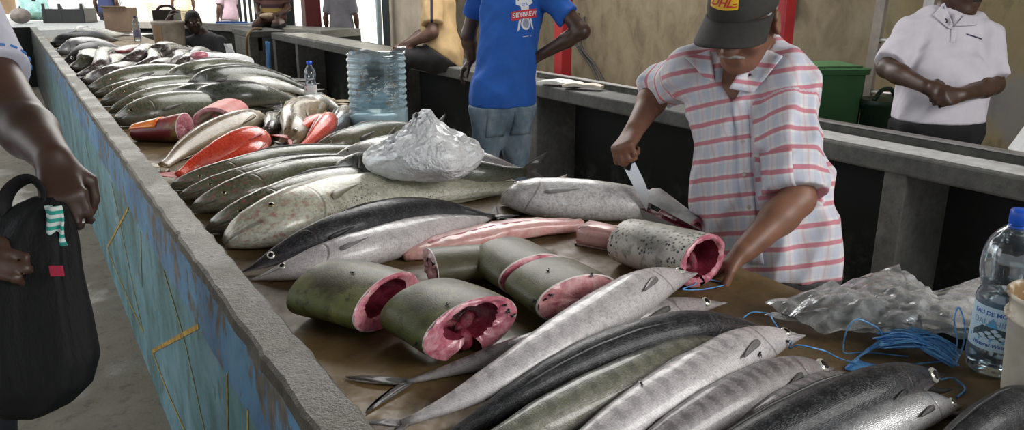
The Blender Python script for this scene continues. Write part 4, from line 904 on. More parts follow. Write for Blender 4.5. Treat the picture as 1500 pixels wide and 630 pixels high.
def figure(label, J, skin, shirt, trousers, h=.009, name='person', lat=None, girth=((.15, .105), (.155, .12), (.165, .12)), sleeve=.62, loose=.016, hair=HAIR_BLACK, shirt_uv=None, hands=None,
           sleeve_r=(.072, .068), hem=None, hemn=None, arm=(.05, .042, .029), fold=.004, sc=1.0, group=None, neck_r=.056, bald=False, detail=True, neckcut=.035, shoes=True, hair_mat=None, shorts=None, base=None, sleeveL=None, vneck=0, trap=.05, cutters=None):
    """J: joints in world space: pelvis, neck, head, face, shL/R, elL/R, wrL/R, knL/R, anL/R"""
    j = {k: np.asarray(v, float) for k, v in J.items()}
    lat = unit(lat if lat is not None else j['shL'] - j['shR']); spine = unit(j['neck'] - j['pelvis']); lat = unit(lat - spine * (lat @ spine)); fwd = np.cross(lat, spine)
    R = np.stack([lat, fwd, spine], 1); Lsp = np.linalg.norm(j['neck'] - j['pelvis'])
    up = unit(J.get('headup', (0, 0, 1))); f = unit(j['face']); l = unit(np.cross(f, up)) * -1.0; HR = np.stack([l, f, np.cross(l, f)], 1)
    if HR[:, 2] @ up < 0: HR[:, 2] *= -1
    hips = {s: j['pelvis'] + lat * (.088 if s == 'L' else -.088) * sc - spine * .04 for s in 'LR'}
    allp = np.array([v for k, v in j.items() if k not in ('face', 'headup')] + list(hips.values()))
    lo, hi = allp.min(0) - .24 * sc, allp.max(0) + .24 * sc
    root = thing(name, label, 'person', base if base is not None else (j['pelvis'][0], j['pelvis'][1], max(0, min(j['anL'][2], j['anR'][2]) - .09)), group)
    def torso(F, o, k=.06):
        (cw, cdp), (bw, bd), (pw, pd) = girth; P0 = j['pelvis']
        F.ell(P0 + spine * Lsp * .72, (cw * sc + o, cdp * sc + o, Lsp * .3 + o), R, k=k); F.ell(P0 + spine * Lsp * .36 + fwd * (bd - .105) * .55, (bw * sc + o, bd * sc + o, Lsp * .3 + o), R, k=k)
        F.ell(P0 + spine * .02, (pw * sc + o, pd * sc + o, .13 * sc + o), R, k=k)
        nb = j['neck'] - spine * .03
        for s in 'LR': F.cap(nb + lat * (.045 if s == 'L' else -.045) * sc, j['sh' + s], trap * sc + o, .052 * sc + o, k=.06)
    F = Field(lo, hi, h); torso(F, 0)
    for s in 'LR':
        a, b, c = j['sh' + s], j['el' + s], j['wr' + s]; u = unit(c - b)
        F.cap(a, b, arm[0] * sc, arm[1] * sc, k=.03); F.cap(b, lerp(b, c, .35), arm[1] * sc, arm[1] * 1.04 * sc, k=.02); F.cap(lerp(b, c, .3), c, arm[1] * 1.02 * sc, arm[2] * sc, k=.02)
        hd = (hands or {}).get(s)
        if hd: hand(F, c, hd['d'], np.asarray(hd['n'], float), hd.get('side', 1), hd.get('sc', 1.0) * sc, hd.get('curl', (25, 35, 25)), hd.get('spread', .1), hd.get('thumb', (.3, .4)))
        else: hand(F, c, unit(c - b), -fwd * .3 + lat * (-1 if s == 'L' else 1), 1 if s == 'L' else -1, sc)
        hp = hips[s]; kn, an = j['kn' + s], j['an' + s]; F.cap(hp, kn, .085 * sc, .055 * sc, k=.05); F.cap(kn, an, .055 * sc, .037 * sc, k=.03)
        toe = unit(np.array([fwd[0], fwd[1], 0])); F.cap(an - ZUP * .04 * sc, an + toe * .14 * sc - ZUP * .055 * sc, .035 * sc, .028 * sc, k=.03)
    head(F, j['head'], HR, sc, j['neck'], neck_r, detail)
    g = F.mesh(); body = mesh('body', g, skin, root); out = dict(root=root, R=R, HR=HR, j=j, spine=spine, lat=lat, fwd=fwd, body=g, Lsp=Lsp, lo=lo, hi=hi)
    # clothes
    hem_p = j['pelvis'] - spine * .06 if hem is None else np.asarray(hem, float)
    S = Field(lo, hi, h); torso(S, loose)
    S.cap(j['pelvis'] + spine * .06, hem_p - spine * .1, girth[2][0] * sc * .98 + loose, k=.06, flat=(fwd, girth[2][1] / girth[2][0]))
    for s in 'LR':
        a, b = j['sh' + s], j['el' + s]; S.cap(a, b, sleeve_r[0] * sc, sleeve_r[1] * sc, k=.035, ends=(-.5, (sleeveL if s == 'L' and sleeveL else sleeve)))
    for cc, cr_ in (cutters or []): S.ell(cc, cr_, R, k=.008, op='sub')
    if fold: S.folds(fold, 3 + int(abs(j['head'][0]) * 10))
    S.cut(hem_p, -spine if hemn is None else hemn)
    nk = unit(j['head'] - j['neck'] + ZUP * .05)
    S.cap(j['neck'] + nk * neckcut, j['neck'] + nk * .3, .066 * sc, .12 * sc, k=.012, op='sub')
    if vneck: S.ell(j['neck'] + fwd * .075 * sc + nk * (neckcut - .012), (.032 * sc, .05 * sc, vneck), R, k=.012, op='sub')
    sg = S.mesh()
    if shirt_uv == 'plaid':
        v = sg[0]; q = (v - j['pelvis']) @ R; uv = np.stack([np.arctan2(q[:, 0], q[:, 1]) * .16, q[:, 2]], 1)
        for s in 'LR':
            a, b = j['sh' + s], j['el' + s]; ax = unit(b - a); t = (v - a) @ ax; rr = v - a - t[:, None] * ax; dist = np.linalg.norm(rr, axis=1)
            out_ = (t > .055) & (dist < sleeve_r[0] * sc * 1.35) & (t < np.linalg.norm(b - a) * 1.0); e1 = unit(np.cross(ax, fwd)); e2 = np.cross(ax, e1)
            uv[out_, 0] = np.arctan2(rr[out_] @ e1, rr[out_] @ e2) * .075; uv[out_, 1] = .35 - t[out_]
        sg = (sg[0], sg[1], uv)
    mesh('shirt', sg, shirt, root); out['shirt'] = sg
    Tq = Field(lo, hi, h); o = .014
    Tq.ell(j['pelvis'] + spine * .02, (girth[2][0] * sc + .03, girth[2][1] * sc + .03, .155 * sc), R, k=.06)
    for s in 'LR':
        kn, an = j['kn' + s], j['an' + s]; Tq.cap(hips[s], kn, .104 * sc, .074 * sc, k=.07)
        if not shorts: Tq.cap(kn, an, .072 * sc, .062 * sc, k=.03, ends=(-.5, 1.0))
    if fold: Tq.folds(.006, 11, .12)
    Tq.cut(hem_p + spine * .004, spine if hemn is None else -np.asarray(hemn, float))
    tg = Tq.mesh(); mesh('trousers', tg, trousers, root); out['trousers'] = tg
    if shoes:
        for s in 'LR':
            an = j['an' + s]; toe = unit(np.array([fwd[0], fwd[1], 0])); Q = Field(an - .22, an + .22, h)
            Q.cap(an - ZUP * .05 * sc - toe * .02, an + toe * .15 * sc - ZUP * .058 * sc, .042 * sc, .036 * sc, k=.02, flat=(ZUP, .9)); Q.cut(an - ZUP * .088 * sc, -ZUP); mesh('shoe', Q.mesh(), SHOE, root)
    if hair is not None:
        T = lambda x, y, z: j['head'] + HR @ (np.array([x, y, z]) * sc); Hf = Field(j['head'] - .16, j['head'] + .16, min(h, .008))
        Hf.ell(T(0, -.014, .032), np.array([.08, .1, .096]) * sc, HR, k=.01); Hf.cut(T(0, .058, .03), HR @ np.array([0, 1, -.55])); Hf.cut(T(0, 0, -.035), HR @ np.array([0, .5, -1]))
        mesh('hair', Hf.mesh(), hair, root)
    if detail:
        for sx in (-1, 1):
            T = lambda x, y, z: j['head'] + HR @ (np.array([x, y, z]) * sc)
            eo = mesh('eye', ellipsoid(T(sx * .032, .079, .006), np.array([.0125] * 3) * sc, 14, 9), EYE_WHITE, root); mesh('iris', ellipsoid(T(sx * .032, .088, .005), np.array([.0062, .0042, .0062]) * sc, 12, 7, HR), EYEB, eo)
    return out
SHOE = plain('black_shoe', (.02, .02, .02), .4)
HB = -_h                                             # horizontal direction back to the camera
def yaw(a): a = math.radians(a); return math.cos(a) * HB + math.sin(a) * RIGHT   # 0 faces the camera, + turns to the right of the photo
def down(d, a): a = math.radians(a); return unit(d * math.cos(a) - ZUP * math.sin(a))
def ground(p, z=.09): q = np.array(p, float); q[2] = z; return q
def cloth(name, c, rough=.85, var=.12, bump=.25): return plain(name, c, rough, var, 14, bump)
def leaf(quad, nx, ny, bvh, off, th, w0=2.0):
    """a flat piece given by four photo points, laid on a surface as the camera sees it"""
    rows = []
    for s_ in np.linspace(0, 1, nx):
        row = []
        for t_ in np.linspace(0, 1, ny):
            u, v = [(1 - s_) * (1 - t_) * quad[0][i] + s_ * (1 - t_) * quad[1][i] + s_ * t_ * quad[2][i] + (1 - s_) * t_ * quad[3][i] for i in (0, 1)]
            d = unit(ray(u, v)); h_ = bvh.ray_cast(Vector(CAM), Vector(d)); row.append(np.array(h_[0]) - d * off if h_[0] is not None and abs((np.array(h_[0]) - CAM) @ FWD - w0) < .35 else None)
        rows.append(row)
    ok = [q for r_ in rows for q in r_ if q is not None]; md = np.median([(q - CAM) @ FWD for q in ok])
    rows = [[None if q is None or abs((q - CAM) @ FWD - md) > .045 else q for q in r_] for r_ in rows]
    for i, s_ in enumerate(np.linspace(0, 1, nx)):
        for k, t_ in enumerate(np.linspace(0, 1, ny)):
            if rows[i][k] is None:
                u, v = [(1 - s_) * (1 - t_) * quad[0][j] + s_ * (1 - t_) * quad[1][j] + s_ * t_ * quad[2][j] + (1 - s_) * t_ * quad[3][j] for j in (0, 1)]; rows[i][k] = PW(u, v, md)
    return thicken(np.array(rows), th)
# ------------------------------------------------------------------ the man cutting fish
def _plaid():
    m = Mat('pink_blue_checked_cotton', (.6, .58, .6), .85); uv = m.sep(m.coord('UV')); u, v = uv[0], uv[1]; wob = m.math('MULTIPLY', m.math('SUBTRACT', m.noise(9, 3), .5), .012)
    def stripe(x, per, w_, off=0):
        f = m.math('FRACT', m.math('DIVIDE', m.math('ADD', m.math('ADD', x, off), wob), per)); d = m.math('ABSOLUTE', m.math('SUBTRACT', f, .5)); return m.smooth(d, w_ / per / 2 + .03, w_ / per / 2 - .03)
    c = m.mix(m.smooth(m.noise(5, 4), .3, .7), (.6, .575, .575), (.7, .67, .665))
    sb = stripe(u, .046, .02); hb = stripe(v, .053, .026, .0265)
    c = m.mix(m.math('MULTIPLY', sb, .36), c, (.36, .43, .6)); c = m.mix(m.math('MULTIPLY', hb, .3), c, (.36, .41, .56))
    sp = stripe(u, .046, .005, .023); c = m.mix(m.math('MULTIPLY', sp, .3), c, (.6, .25, .3))
    hp = stripe(v, .053, .0125); c = m.mix(m.math('MULTIPLY', hp, .85), c, (.5, .135, .18))
    c = m.mix(m.smooth(m.noise(3.2, 6, .7), .56, .75, 0, .4), c, (.4, .36, .3))
    m.color(c); m.bump(m.noise(120, 3), .15, .002); return m.m
PLAID = _plaid()
fv = yaw(-32); lv = unit(np.cross(fv, ZUP)) * -1.0
lv = lv if lv @ RIGHT > 0 else -lv
J = dict(pelvis=PW(1126, 372, 2.30), neck=PW(1090, 78, 2.29), head=PW(1088, 30, 2.13), face=down(yaw(-36), 27), headup=ZUP,
         shR=PW(1012, 104, 2.34), shL=PW(1158, 120, 2.17), elR=PW(966, 128, 2.56), elL=PW(1168, 292, 2.08), wrR=PW(931, 188, 2.42), wrL=PW(1090, 368, 2.0))
for s, sx in (('L', 1), ('R', -1)):
    hp = J['pelvis'] + lv * .1 * sx; J['kn' + s] = ground(hp + fv * .0, .46); J['an' + s] = ground(hp - fv * .03, .09)
ven = figure('man in a dark cap and pink checked shirt cutting fish with a knife', J, SK_MID, PLAID, cloth('grey_trousers', (.06, .058, .06)), h=.0068, lat=lv, girth=((.165, .115), (.178, .13), (.175, .125)), sleeve=.95, sleeveL=.95, loose=.018,
             sleeve_r=(.075, .078), hair=None, shirt_uv='plaid', hem=J['pelvis'] - ZUP * .03, hemn=-ZUP, fold=.009, neckcut=.0, neck_r=.05, sc=1.06, vneck=0, trap=.06, cutters=[(PW(1068, 102, 2.17), (.044, .09, .06)), (PW(1064, 124, 2.15), (.02, .09, .055))],
             hands=dict(R=dict(d=PW(912, 214, 2.37) - J['wrR'], n=PW(940, 236, 2.42) - PW(912, 205, 2.37), side=-1, curl=[(62, 70, 45), (66, 76, 50), (70, 80, 50), (74, 80, 50)], thumb=(.75, .9)),
                        L=dict(d=PW(1058, 392, 2.02) - J['wrL'], n=np.array([0, 0, -1.]) + .3 * fv, side=1, curl=(22, 35, 25), thumb=(.2, .5))))
def on_head(o, k=1.0): return lambda x, y, z: o['j']['head'] + o['HR'] @ (np.array([x, y, z]) * k)
T = on_head(ven, 1.06); HR = ven['HR']; vr = ven['root']
CAPM = plain('dark_grey_cap_cotton', (.026, .0245, .021), .85, .15, 60, .3)
F = Field(T(0, 0, 0) - .2, T(0, 0, 0) + .2, .005)           # cap crown
F.ell(T(0, -.012, .04), (.09, .116, .108), HR, k=.01); F.cut(T(0, .09, .04), HR @ np.array([0, .12, -1]))
cg = F.mesh(); capo = mesh('cap', cg, CAPM, vr)
rows = []
for rr in np.linspace(0, 1, 9):
    row = []
    for a in np.radians(np.linspace(-78, 78, 25)):
        x, y = math.sin(a) * .088, -.012 + math.cos(a) * .109; ext = .084 * rr - .004 * math.cos(a) ** .6
        row.append(T(x * (1 + .06 * rr), y + ext, (.047 - .006 * (x / .086) ** 2) - .022 * rr - .022 * (x / .086) ** 2 * (.5 + .5 * rr)))
    rows.append(row)
mesh('visor', thicken(np.array(rows), .004), CAPM, capo)
mesh('cap_button', ellipsoid(T(0, -.012, .139), (.008, .008, .004), 12, 7, HR), CAPM, capo)
cb = bvh_of(cg)
pc, pd = T(-.012, .18, .092), -HR[:, 1]; ex, ey = -HR[:, 0], HR[:, 2]
ex = HR[:, 0]
po = mesh('cap_patch', drape(patch(pc, ex, ey, .082, .03, 16, 8), cb, pd, .0016), plain('yellow_patch', (.72, .42, .015), .6), capo, smooth=False)
mesh('patch_lettering', drape(text_geo('DHL', .026, pc + ex * -.006, ex, ey, shear=.35, sx=1.25, bold=.0006), cb, pd, .0026), plain('red_thread', (.5, .02, .02), .6), capo, smooth=False)
for yy in (.0028, -.0028): mesh('patch_lettering', drape(patch(pc + ex * .033 + ey * (yy - .005), ex, ey, .012, .0022, 4, 2), cb, pd, .0026), plain('red_thread_bar', (.5, .02, .02), .6), capo, smooth=False)
F = Field(T(0, 0, 0) - .16, T(0, 0, 0) + .16, .005)           # short grey hair below the cap
F.ell(T(0, -.018, .02), (.083, .104, .094), HR, k=.01); F.cut(T(0, .012, 0), HR @ np.array([0, 1, -.2])); F.cut(T(0, 0, -.04), HR @ np.array([0, .6, -1])); mesh('hair', F.mesh(), HAIR_GREY, vr)
F = Field(T(0, .1, -.045) - .06, T(0, .1, -.045) + .06, .003)
F.cap(T(0, .103, -.043), T(.03, .086, -.056), .0065, .004, k=.006); F.cap(T(0, .103, -.043), T(-.03, .086, -.056), .0065, .004, k=.006); mesh('moustache', F.mesh(), plain('grey_moustache', (.24, .215, .2), .8, .3, 120, .5), vr)
sb = bvh_of(ven['shirt']); lat, fw, sp = ven['lat'], ven['fwd'], ven['spine']; nb = ven['j']['neck']
for quad in ([(1106, 66), (1068, 130), (1104, 136), (1146, 82)], [(1040, 74), (1048, 122), (1030, 112), (1004, 84)]):
    g = leaf(quad, 12, 8, sb, .012, .005, 2.15); q = (g[0] - ven['j']['pelvis']) @ ven['R']
    mesh('collar', (g[0], g[1], np.stack([q[:, 0] * .9 + .01, q[:, 2] + q[:, 0] * .35], 1)), PLAID, vr)
pel = ven['j']['pelvis']; Ls = ven['Lsp']
rows = np.array([[pel + sp * z + lat * (x + .004) + fw * .4 for x in (-.018, -.009, 0, .009, .018)] for z in np.linspace(-.01, Ls * .76, 26)])
g = drape((rows.reshape(-1, 3), [[i * 5 + k, (i + 1) * 5 + k, (i + 1) * 5 + k + 1, i * 5 + k + 1] for i in range(25) for k in range(4)], np.stack([np.tile(np.linspace(-.018, .018, 5), 26), np.repeat(np.linspace(-.01, Ls * .76, 26), 5)], 1)), sb, -fw, .003)
mesh('placket', thicken(np.asarray(g[0]).reshape(26, 5, 3), .004)[:2] + (np.vstack([g[2], g[2]]),), PLAID, vr)
BTN = plain('shirt_button', (.42, .38, .34), .35)
for z in (.06, .15, .24, .33):
    h_ = sb.ray_cast(Vector(pel + sp * z + lat * .004 + fw * .4), Vector(-fw), .6)
    if h_[0]: mesh('button', lathe([(.0062, 0), (.0062, .003), (.004, .0042), (.001, .0036)], np.array(h_[0]) + fw * .0035, 14, fw), BTN, vr)
pk = pel + sp * .235 + lat * .095 + fw * .4
g = drape(patch(pk, lat, sp, .1, .115, 12, 12), sb, -fw, .003); g2 = np.asarray(g[0]).reshape(12, 12, 3)
mesh('pocket', thicken(g2, .003)[:2] + (np.vstack([np.stack([np.tile(0, 144) + (g[2][:, 0] - .5) * .1 + .095, (g[2][:, 1] - .5) * .115 + .235], 1)] * 2),), PLAID, vr)
# ------------------------------------------------------------------ knife in his hand
kn0, kn1 = PW(931, 205, 2.385), PW(920, 243, 2.40); kd = unit(kn1 - kn0)
kt = thing('knife', 'broad kitchen knife with a black handle held by the man in the checked shirt', 'knife', kn1)
mesh('handle', tube([kn0 + kd * .006, lerp(kn0, kn1, .25), lerp(kn0, kn1, .5), kn1 + kd * .012], [.011, .0125, .012, .014], 14, flat=.75, up=RIGHT), Mat('black_handle', (.012, .012, .012), .3).m, kt)
tipd = unit(PW(942, 285, 2.41) - kn1); bw = unit(np.cross(tipd, HB)) * -1.0; bw = bw if bw @ RIGHT > 0 else -bw
rows = []
for t in np.linspace(0, 1, 10):
    c0 = kn1 + tipd * (.0 + .15 * t) - bw * .014; wdt = .036 * (1 - t ** 4) + .001; rows.append([c0, c0 + bw * wdt * .5 - HB * 0, c0 + bw * wdt])
g = thicken(np.array(rows), .0022); mesh('blade', g, Mat('steel_blade', (.55, .55, .56), .3, 1.0).m, kt, smooth=False)
# ------------------------------------------------------------------ the man in the blue shirt, seen from behind
def legs(J, fv, lv, w_=.1, back=.0):
    for s, sx in (('L', 1), ('R', -1)):
        hp = J['pelvis'] + lv * w_ * sx; J['kn' + s] = ground(hp + fv * (.02 - back), .48); J['an' + s] = ground(hp + fv * -.02, .09)
    return J
def leftof(fv): return unit(np.cross(ZUP, fv))
fb = -yaw(24); lb = leftof(fb)
J = dict(pelvis=PW(736, 152, 4.42), neck=PW(756, -34, 4.4), head=PW(765, -85, 4.38), face=-yaw(40), shL=PW(704, -14, 4.5), shR=PW(806, -8, 4.36), elL=PW(686, 52, 4.62), wrL=PW(691, 86, 4.82),
         elR=PW(853, 46, 4.30), wrR=PW(786, 84, 4.42))
legs(J, fb, lb)
DENIM = Mat('worn_denim', (.1, .14, .19), .85); _n = DENIM.noise(7, 6, .65, DENIM.coord(scale=(1, 1, .5))); DENIM.color(DENIM.ramp(_n, [(.3, (.05, .08, .12)), (.5, (.12, .17, .22)), (.7, (.26, .31, .35))])); DENIM.bump(DENIM.noise(200, 2), .2, .002)
BLUE = cloth('blue_cotton', (.012, .085, .36), .85, .12)
blu = figure('man in a blue beer shirt and jeans seen from behind, hand on his hip', J, SK_DARK, BLUE, DENIM.m, h=.0095, lat=lb, girth=((.165, .105), (.155, .105), (.16, .12)), sleeve=.62, sleeve_r=(.07, .078), loose=.028,
             hem=J['pelvis'] - ZUP * .005, hemn=-ZUP, fold=.009, hands=dict(L=dict(d=-ZUP * .6 + -RIGHT * .5, n=-ZUP, side=1), R=dict(d=unit(J['pelvis'] - J['wrR']) + fb * .6, n=-lb * -1.0, side=1)))
bb = bvh_of(blu['shirt']); bk = -blu['fwd']; c = PW(770, 22, 4.3) + bk * .25; ex = unit(np.cross(ZUP, bk)); ey = unit(ZUP + RIGHT * .1 * 0); ex = unit(ex + ZUP * .1)
WHT = plain('white_print', (.62, .63, .66), .7); REDP = plain('red_print', (.5, .03, .045), .7)
r = blu['root']
def pr(poly, mat, off, cuts=3, nm='printed_crest'):
    p = np.asarray(poly, float); bm = bmesh.new(); vs = [bm.verts.new((*q, 0)) for q in p]; bm.faces.new(vs); bmesh.ops.triangulate(bm, faces=bm.faces[:]); bmesh.ops.subdivide_edges(bm, edges=bm.edges[:], cuts=cuts, use_grid_fill=True); bmesh.ops.triangulate(bm, faces=bm.faces[:])
    bm.verts.ensure_lookup_table(); v = np.array([q.co[:] for q in bm.verts]); f = [[q.index for q in x.verts] for x in bm.faces]; bm.free()
    mesh(nm, drape((c + v[:, :1] * ex + v[:, 1:2] * ey, f), bb, -bk, off), mat, r, smooth=False)
pr([(-.022, .0), (.022, 0), (.032, .085), (.012, .1), (0, .09), (-.012, .1), (-.032, .085)], WHT, .002)
for sx in (-1, 1):
    pr([(sx * .024, .05), (sx * .056, .062), (sx * .05, .092), (sx * .03, .08)], WHT, .002); pr([(sx * .028, -.02), (sx * .04, -.022), (sx * .052, -.085), (sx * .038, -.07)], WHT, .002)
a = np.linspace(0, 2 * PI, 20, endpoint=False)
pr(np.stack([np.cos(a) * .03, np.sin(a) * .036 - .046], 1), WHT, .002); pr(np.stack([np.cos(a) * .021, np.sin(a) * .025 - .046], 1), plain('grey_print', (.25, .28, .36), .7), .003)
pr([(-.082, -.022), (.078, -.018), (.078, .03), (-.082, .028)], REDP, .004, nm='printed_band')
mesh('printed_word', drape(text_geo('SEYBREW', .036, c + ey * .004, ex, ey, sx=.98, bold=.0007), bb, -bk, .0055), WHT, r, smooth=False)
mesh('printed_letters', drape(text_geo('EYA', .024, c + ey * .058, ex, ey), bb, -bk, .0035), BLUE, r, smooth=False)
pr([(-.028, -.118), (.03, -.118), (.03, -.1155), (-.028, -.1155)], WHT, .002, 1, 'printed_line')
tb = bvh_of(blu['trousers'])
for sx in (.075, -.075):
    pc = J['pelvis'] + lb * sx - ZUP * .12 + bk * .25; g = drape(patch(pc, lb, ZUP, .12, .13, 8, 8), tb, -bk, .003); mesh('jeans_pocket', thicken(np.asarray(g[0]).reshape(8, 8, 3), .003), DENIM.m, r)
# ------------------------------------------------------------------ man in the white polo shirt
fp = yaw(-4); lp = leftof(fp); W0 = 3.78
J = dict(pelvis=PW(1372, 182, W0), neck=PW(1389, 22, W0 + .04), head=PW(1408, -18, W0 - .04), face=down(yaw(32), 4), shR=PW(1334, 50, W0 + .02), shL=PW(1444, 56, W0 - .02), elR=PW(1299, 100, W0 - .05), elL=PW(1456, 124, W0 - .06),
         wrR=PW(1356, 127, W0 - .27), wrL=PW(1408, 139, W0 - .27))
legs(J, fp, lp)
POLO = cloth('white_polo_cotton', (.56, .53, .58), .85, .06)
pol = figure('man in a white polo shirt and black trousers standing with clasped hands', J, SK_DARK, POLO, cloth('black_trousers', (.008, .008, .01)), h=.0088, lat=lp, girth=((.168, .115), (.18, .15), (.165, .125)), sleeve=.9, sleeve_r=(.072, .078), loose=.024,
             hem=J['pelvis'] + ZUP * .02, hemn=-ZUP, fold=.006, neckcut=.0, cutters=[(PW(1394, 22, W0 - .1), (.022, .06, .045))], hair=HAIR_BLACK, sc=1.06,
             hands=dict(R=dict(d=RIGHT * .9 - ZUP * .35 + HB * .1, n=-HB + -ZUP * .3, side=1, curl=(40, 50, 30), sc=.95), L=dict(d=-RIGHT * .85 - ZUP * .1 + HB * .35, n=-HB - ZUP * .4, side=-1, curl=(50, 60, 40), sc=.95)))
nb = pol['j']['neck']; lat, fw, sp = pol['lat'], pol['fwd'], pol['spine']
pb = bvh_of(pol['shirt'])
for quad in ([(1383, 4), (1396, 36), (1391, 42), (1366, 22)], [(1432, 24), (1430, 37), (1399, 38), (1412, 22)]):
    mesh('collar', leaf(quad, 10, 6, pb, .012, .006, W0 - .1), POLO, pol['root'])
mesh('chest_embroidery', leaf([(1416, 49), (1438, 56), (1438, 58), (1416, 51)], 8, 2, pb, .003, .0012, W0 - .1), plain('navy_thread', (.03, .03, .07), .7), pol['root'], smooth=False)
mesh('placket', leaf([(1393, 42), (1401, 42), (1399, 62), (1392, 62)], 4, 6, pb, .003, .003, W0 - .1), POLO, pol['root'])
T = on_head(pol, 1.06); F = Field(T(0, .1, -.045) - .06, T(0, .1, -.045) + .06, .004); F.cap(T(-.026, .088, -.05), T(.026, .088, -.05), .006, k=.006); mesh('moustache', F.mesh(), HAIR_BLACK, pol['root'])
# ------------------------------------------------------------------ man in the tan shirt sitting on the bench
fs = unit(-RIGHT * .97 + HB * .22); ls = leftof(fs); W1 = 6.45
J = dict(pelvis=PW(648, 82, W1), neck=PW(640, -24, W1), head=PW(632, -55, W1), face=fs, shL=PW(634, -8, W1 - .17), shR=PW(648, -10, W1 + .17), elL=PW(634, 48, W1 - .22), wrL=PW(600, 64, W1 - .15), elR=PW(622, 48, W1 + .2), wrR=PW(592, 66, W1 + .1))
hp = J['pelvis']; J['knL'] = PW(586, 84, W1 - .14); J['knR'] = PW(584, 82, W1 + .1); J['anL'] = ground(J['knL'] + fs * .05, .5); J['anR'] = ground(J['knR'] + fs * .03, .5)
TAN = cloth('tan_cotton', (.42, .29, .14), .85, .1)
sit = figure('man in a tan shirt sitting on the bench counter leaning on his knees', J, SK_BROWN, TAN, cloth('dark_grey_trousers', (.014, .013, .014)), h=.0105, lat=ls, girth=((.165, .125), (.16, .13), (.17, .14)), sleeve=.8, sleeve_r=(.085, .088), loose=.018,
             fold=.006, hem=J['pelvis'] + ZUP * .0 - fs * .0, hemn=-ZUP * .8 + fs * .55, sc=1.04, base=(J['pelvis'][0], J['pelvis'][1], LZ))
st_ = bvh_of(sit['shirt']); shp = sit['j']['shL']; up_ = unit(sit['j']['shL'] - sit['j']['elL'])
g = drape(patch(shp - up_ * .12 + HB * .3, unit(np.cross(up_, HB)), up_, .02, .26, 3, 14), st_, -HB, .003); mesh('sleeve_stripe', g, plain('navy_stripe', (.012, .012, .03), .8), sit['root'], smooth=False, label='dark blue stripe')
c0 = sit['j']['wrL'] + fs * .1 - ZUP * .04
t = thing('cloth', 'white cloth hanging from the hand of the sitting man in the tan shirt', 'cloth', c0 - ZUP * .12)
mesh('fabric', sheet(c0 + V(0, 0, -.15), -fs * .075, V(0, 0, .17), 9, 14, lambda x, y: .012 * np.sin(x * 11 + y * 5) + .01 * np.sin(y * 9), .003), cloth('white_cloth', (.62, .62, .62)), t)
# ------------------------------------------------------------------ people far away
def simple(label, u, vfeet, w_, vsh, facing, shirt, trousers, skin=SK_BROWN, height=1.68, sitting=False, h=.018, arms=0, seat=None, hip=None):
    k = height / 1.68; f_ = facing; l_ = leftof(f_); c = PW(u, vsh, w_); c = np.array([c[0], c[1], 0.0]); pz = .92 * k if seat is None else seat + .1
    pel = c + ZUP * pz; nk = pel + ZUP * .5 * k; J = dict(pelvis=pel, neck=nk, head=nk + ZUP * .15 * k + f_ * .03, face=f_)
    for s, sx in (('L', 1), ('R', -1)):
        J['sh' + s] = nk + l_ * sx * .18 * k - ZUP * .06; J['el' + s] = J['sh' + s] + l_ * sx * .06 - ZUP * .27 * k + f_ * (-.02 + arms * .05); J['wr' + s] = J['el' + s] - ZUP * .2 * k * (1 - arms) + f_ * (.06 + .2 * arms) - l_ * sx * .09 * arms
        if seat is None: J['kn' + s] = ground(pel + l_ * sx * .1, .48); J['an' + s] = ground(pel + l_ * sx * .1 - f_ * .02, .09)
        else: J['kn' + s] = pel + l_ * sx * .14 + f_ * .4 - ZUP * .04; J['an' + s] = ground(pel + l_ * sx * .14 + f_ * .42, max(.09, seat - .38))
    return figure(label, J, skin, shirt, trousers, h=h, lat=l_, fold=0, detail=False, sc=k, base=(pel[0], pel[1], 0 if seat is None else seat - .0), sleeve=.75)
g1 = simple('man in a grey shirt walking away through the bright doorway', 500, 60, 11.6, 30, -HB, cloth('grey_shirt', (.2, .19, .21)), cloth('khaki_trousers', (.3, .24, .14)), height=1.55)
def stripes():
    m = Mat('brown_yellow_striped_cotton', (.1, .05, .04), .85); z = m.sep(m.coord())[2]; s_ = m.math('SINE', m.math('MULTIPLY', z, 60)); c = m.mix(m.smooth(s_, -.2, .2), (.05, .02, .02), (.13, .06, .05))
    s2 = m.math('SINE', m.math('ADD', m.math('MULTIPLY', z, 30), 1.0)); m.color(m.mix(m.smooth(s2, .55, .75), c, (.36, .24, .07))); return m.m
g2 = simple('person in a brown and yellow striped shirt sitting on the far counter', 400, 40, 11.55, 10, HB, stripes(), cloth('dark_shorts', (.02, .018, .02)), seat=.88, arms=.7, height=1.6)
t = thing('bag', 'crumpled pale brown bag in the lap of the person in the striped shirt', 'bag', g2['j']['pelvis'] + HB * .25 + ZUP * .03)
mesh('paper', ellipsoid(g2['j']['pelvis'] + HB * .27 + ZUP * .06, (.13, .07, .045), 18, 10), plain('brown_paper', (.5, .36, .25), .8, .3), t)
g3 = simple('person in a pale pink shirt behind the far counter', 334, 30, 14.6, 8, -yaw(60), cloth('pink_shirt', (.5, .36, .42)), cloth('grey_skirt', (.2, .2, .22)), height=1.6)
g4 = simple('person in a pale yellow shirt outside in the sunlight', 268, 20, 18.5, 8, -yaw(30), cloth('pale_yellow_shirt', (.75, .68, .45)), cloth('beige_trousers', (.5, .42, .3)), height=1.6, h=.025)
g5 = simple('person in dark blue clothes standing by the far end of the fish counter', 156, 20, 17.0, 8, -yaw(0), cloth('navy_shirt', (.02, .03, .09)), cloth('navy_trousers', (.012, .012, .025)), height=1.65, h=.022, skin=SK_DARK)
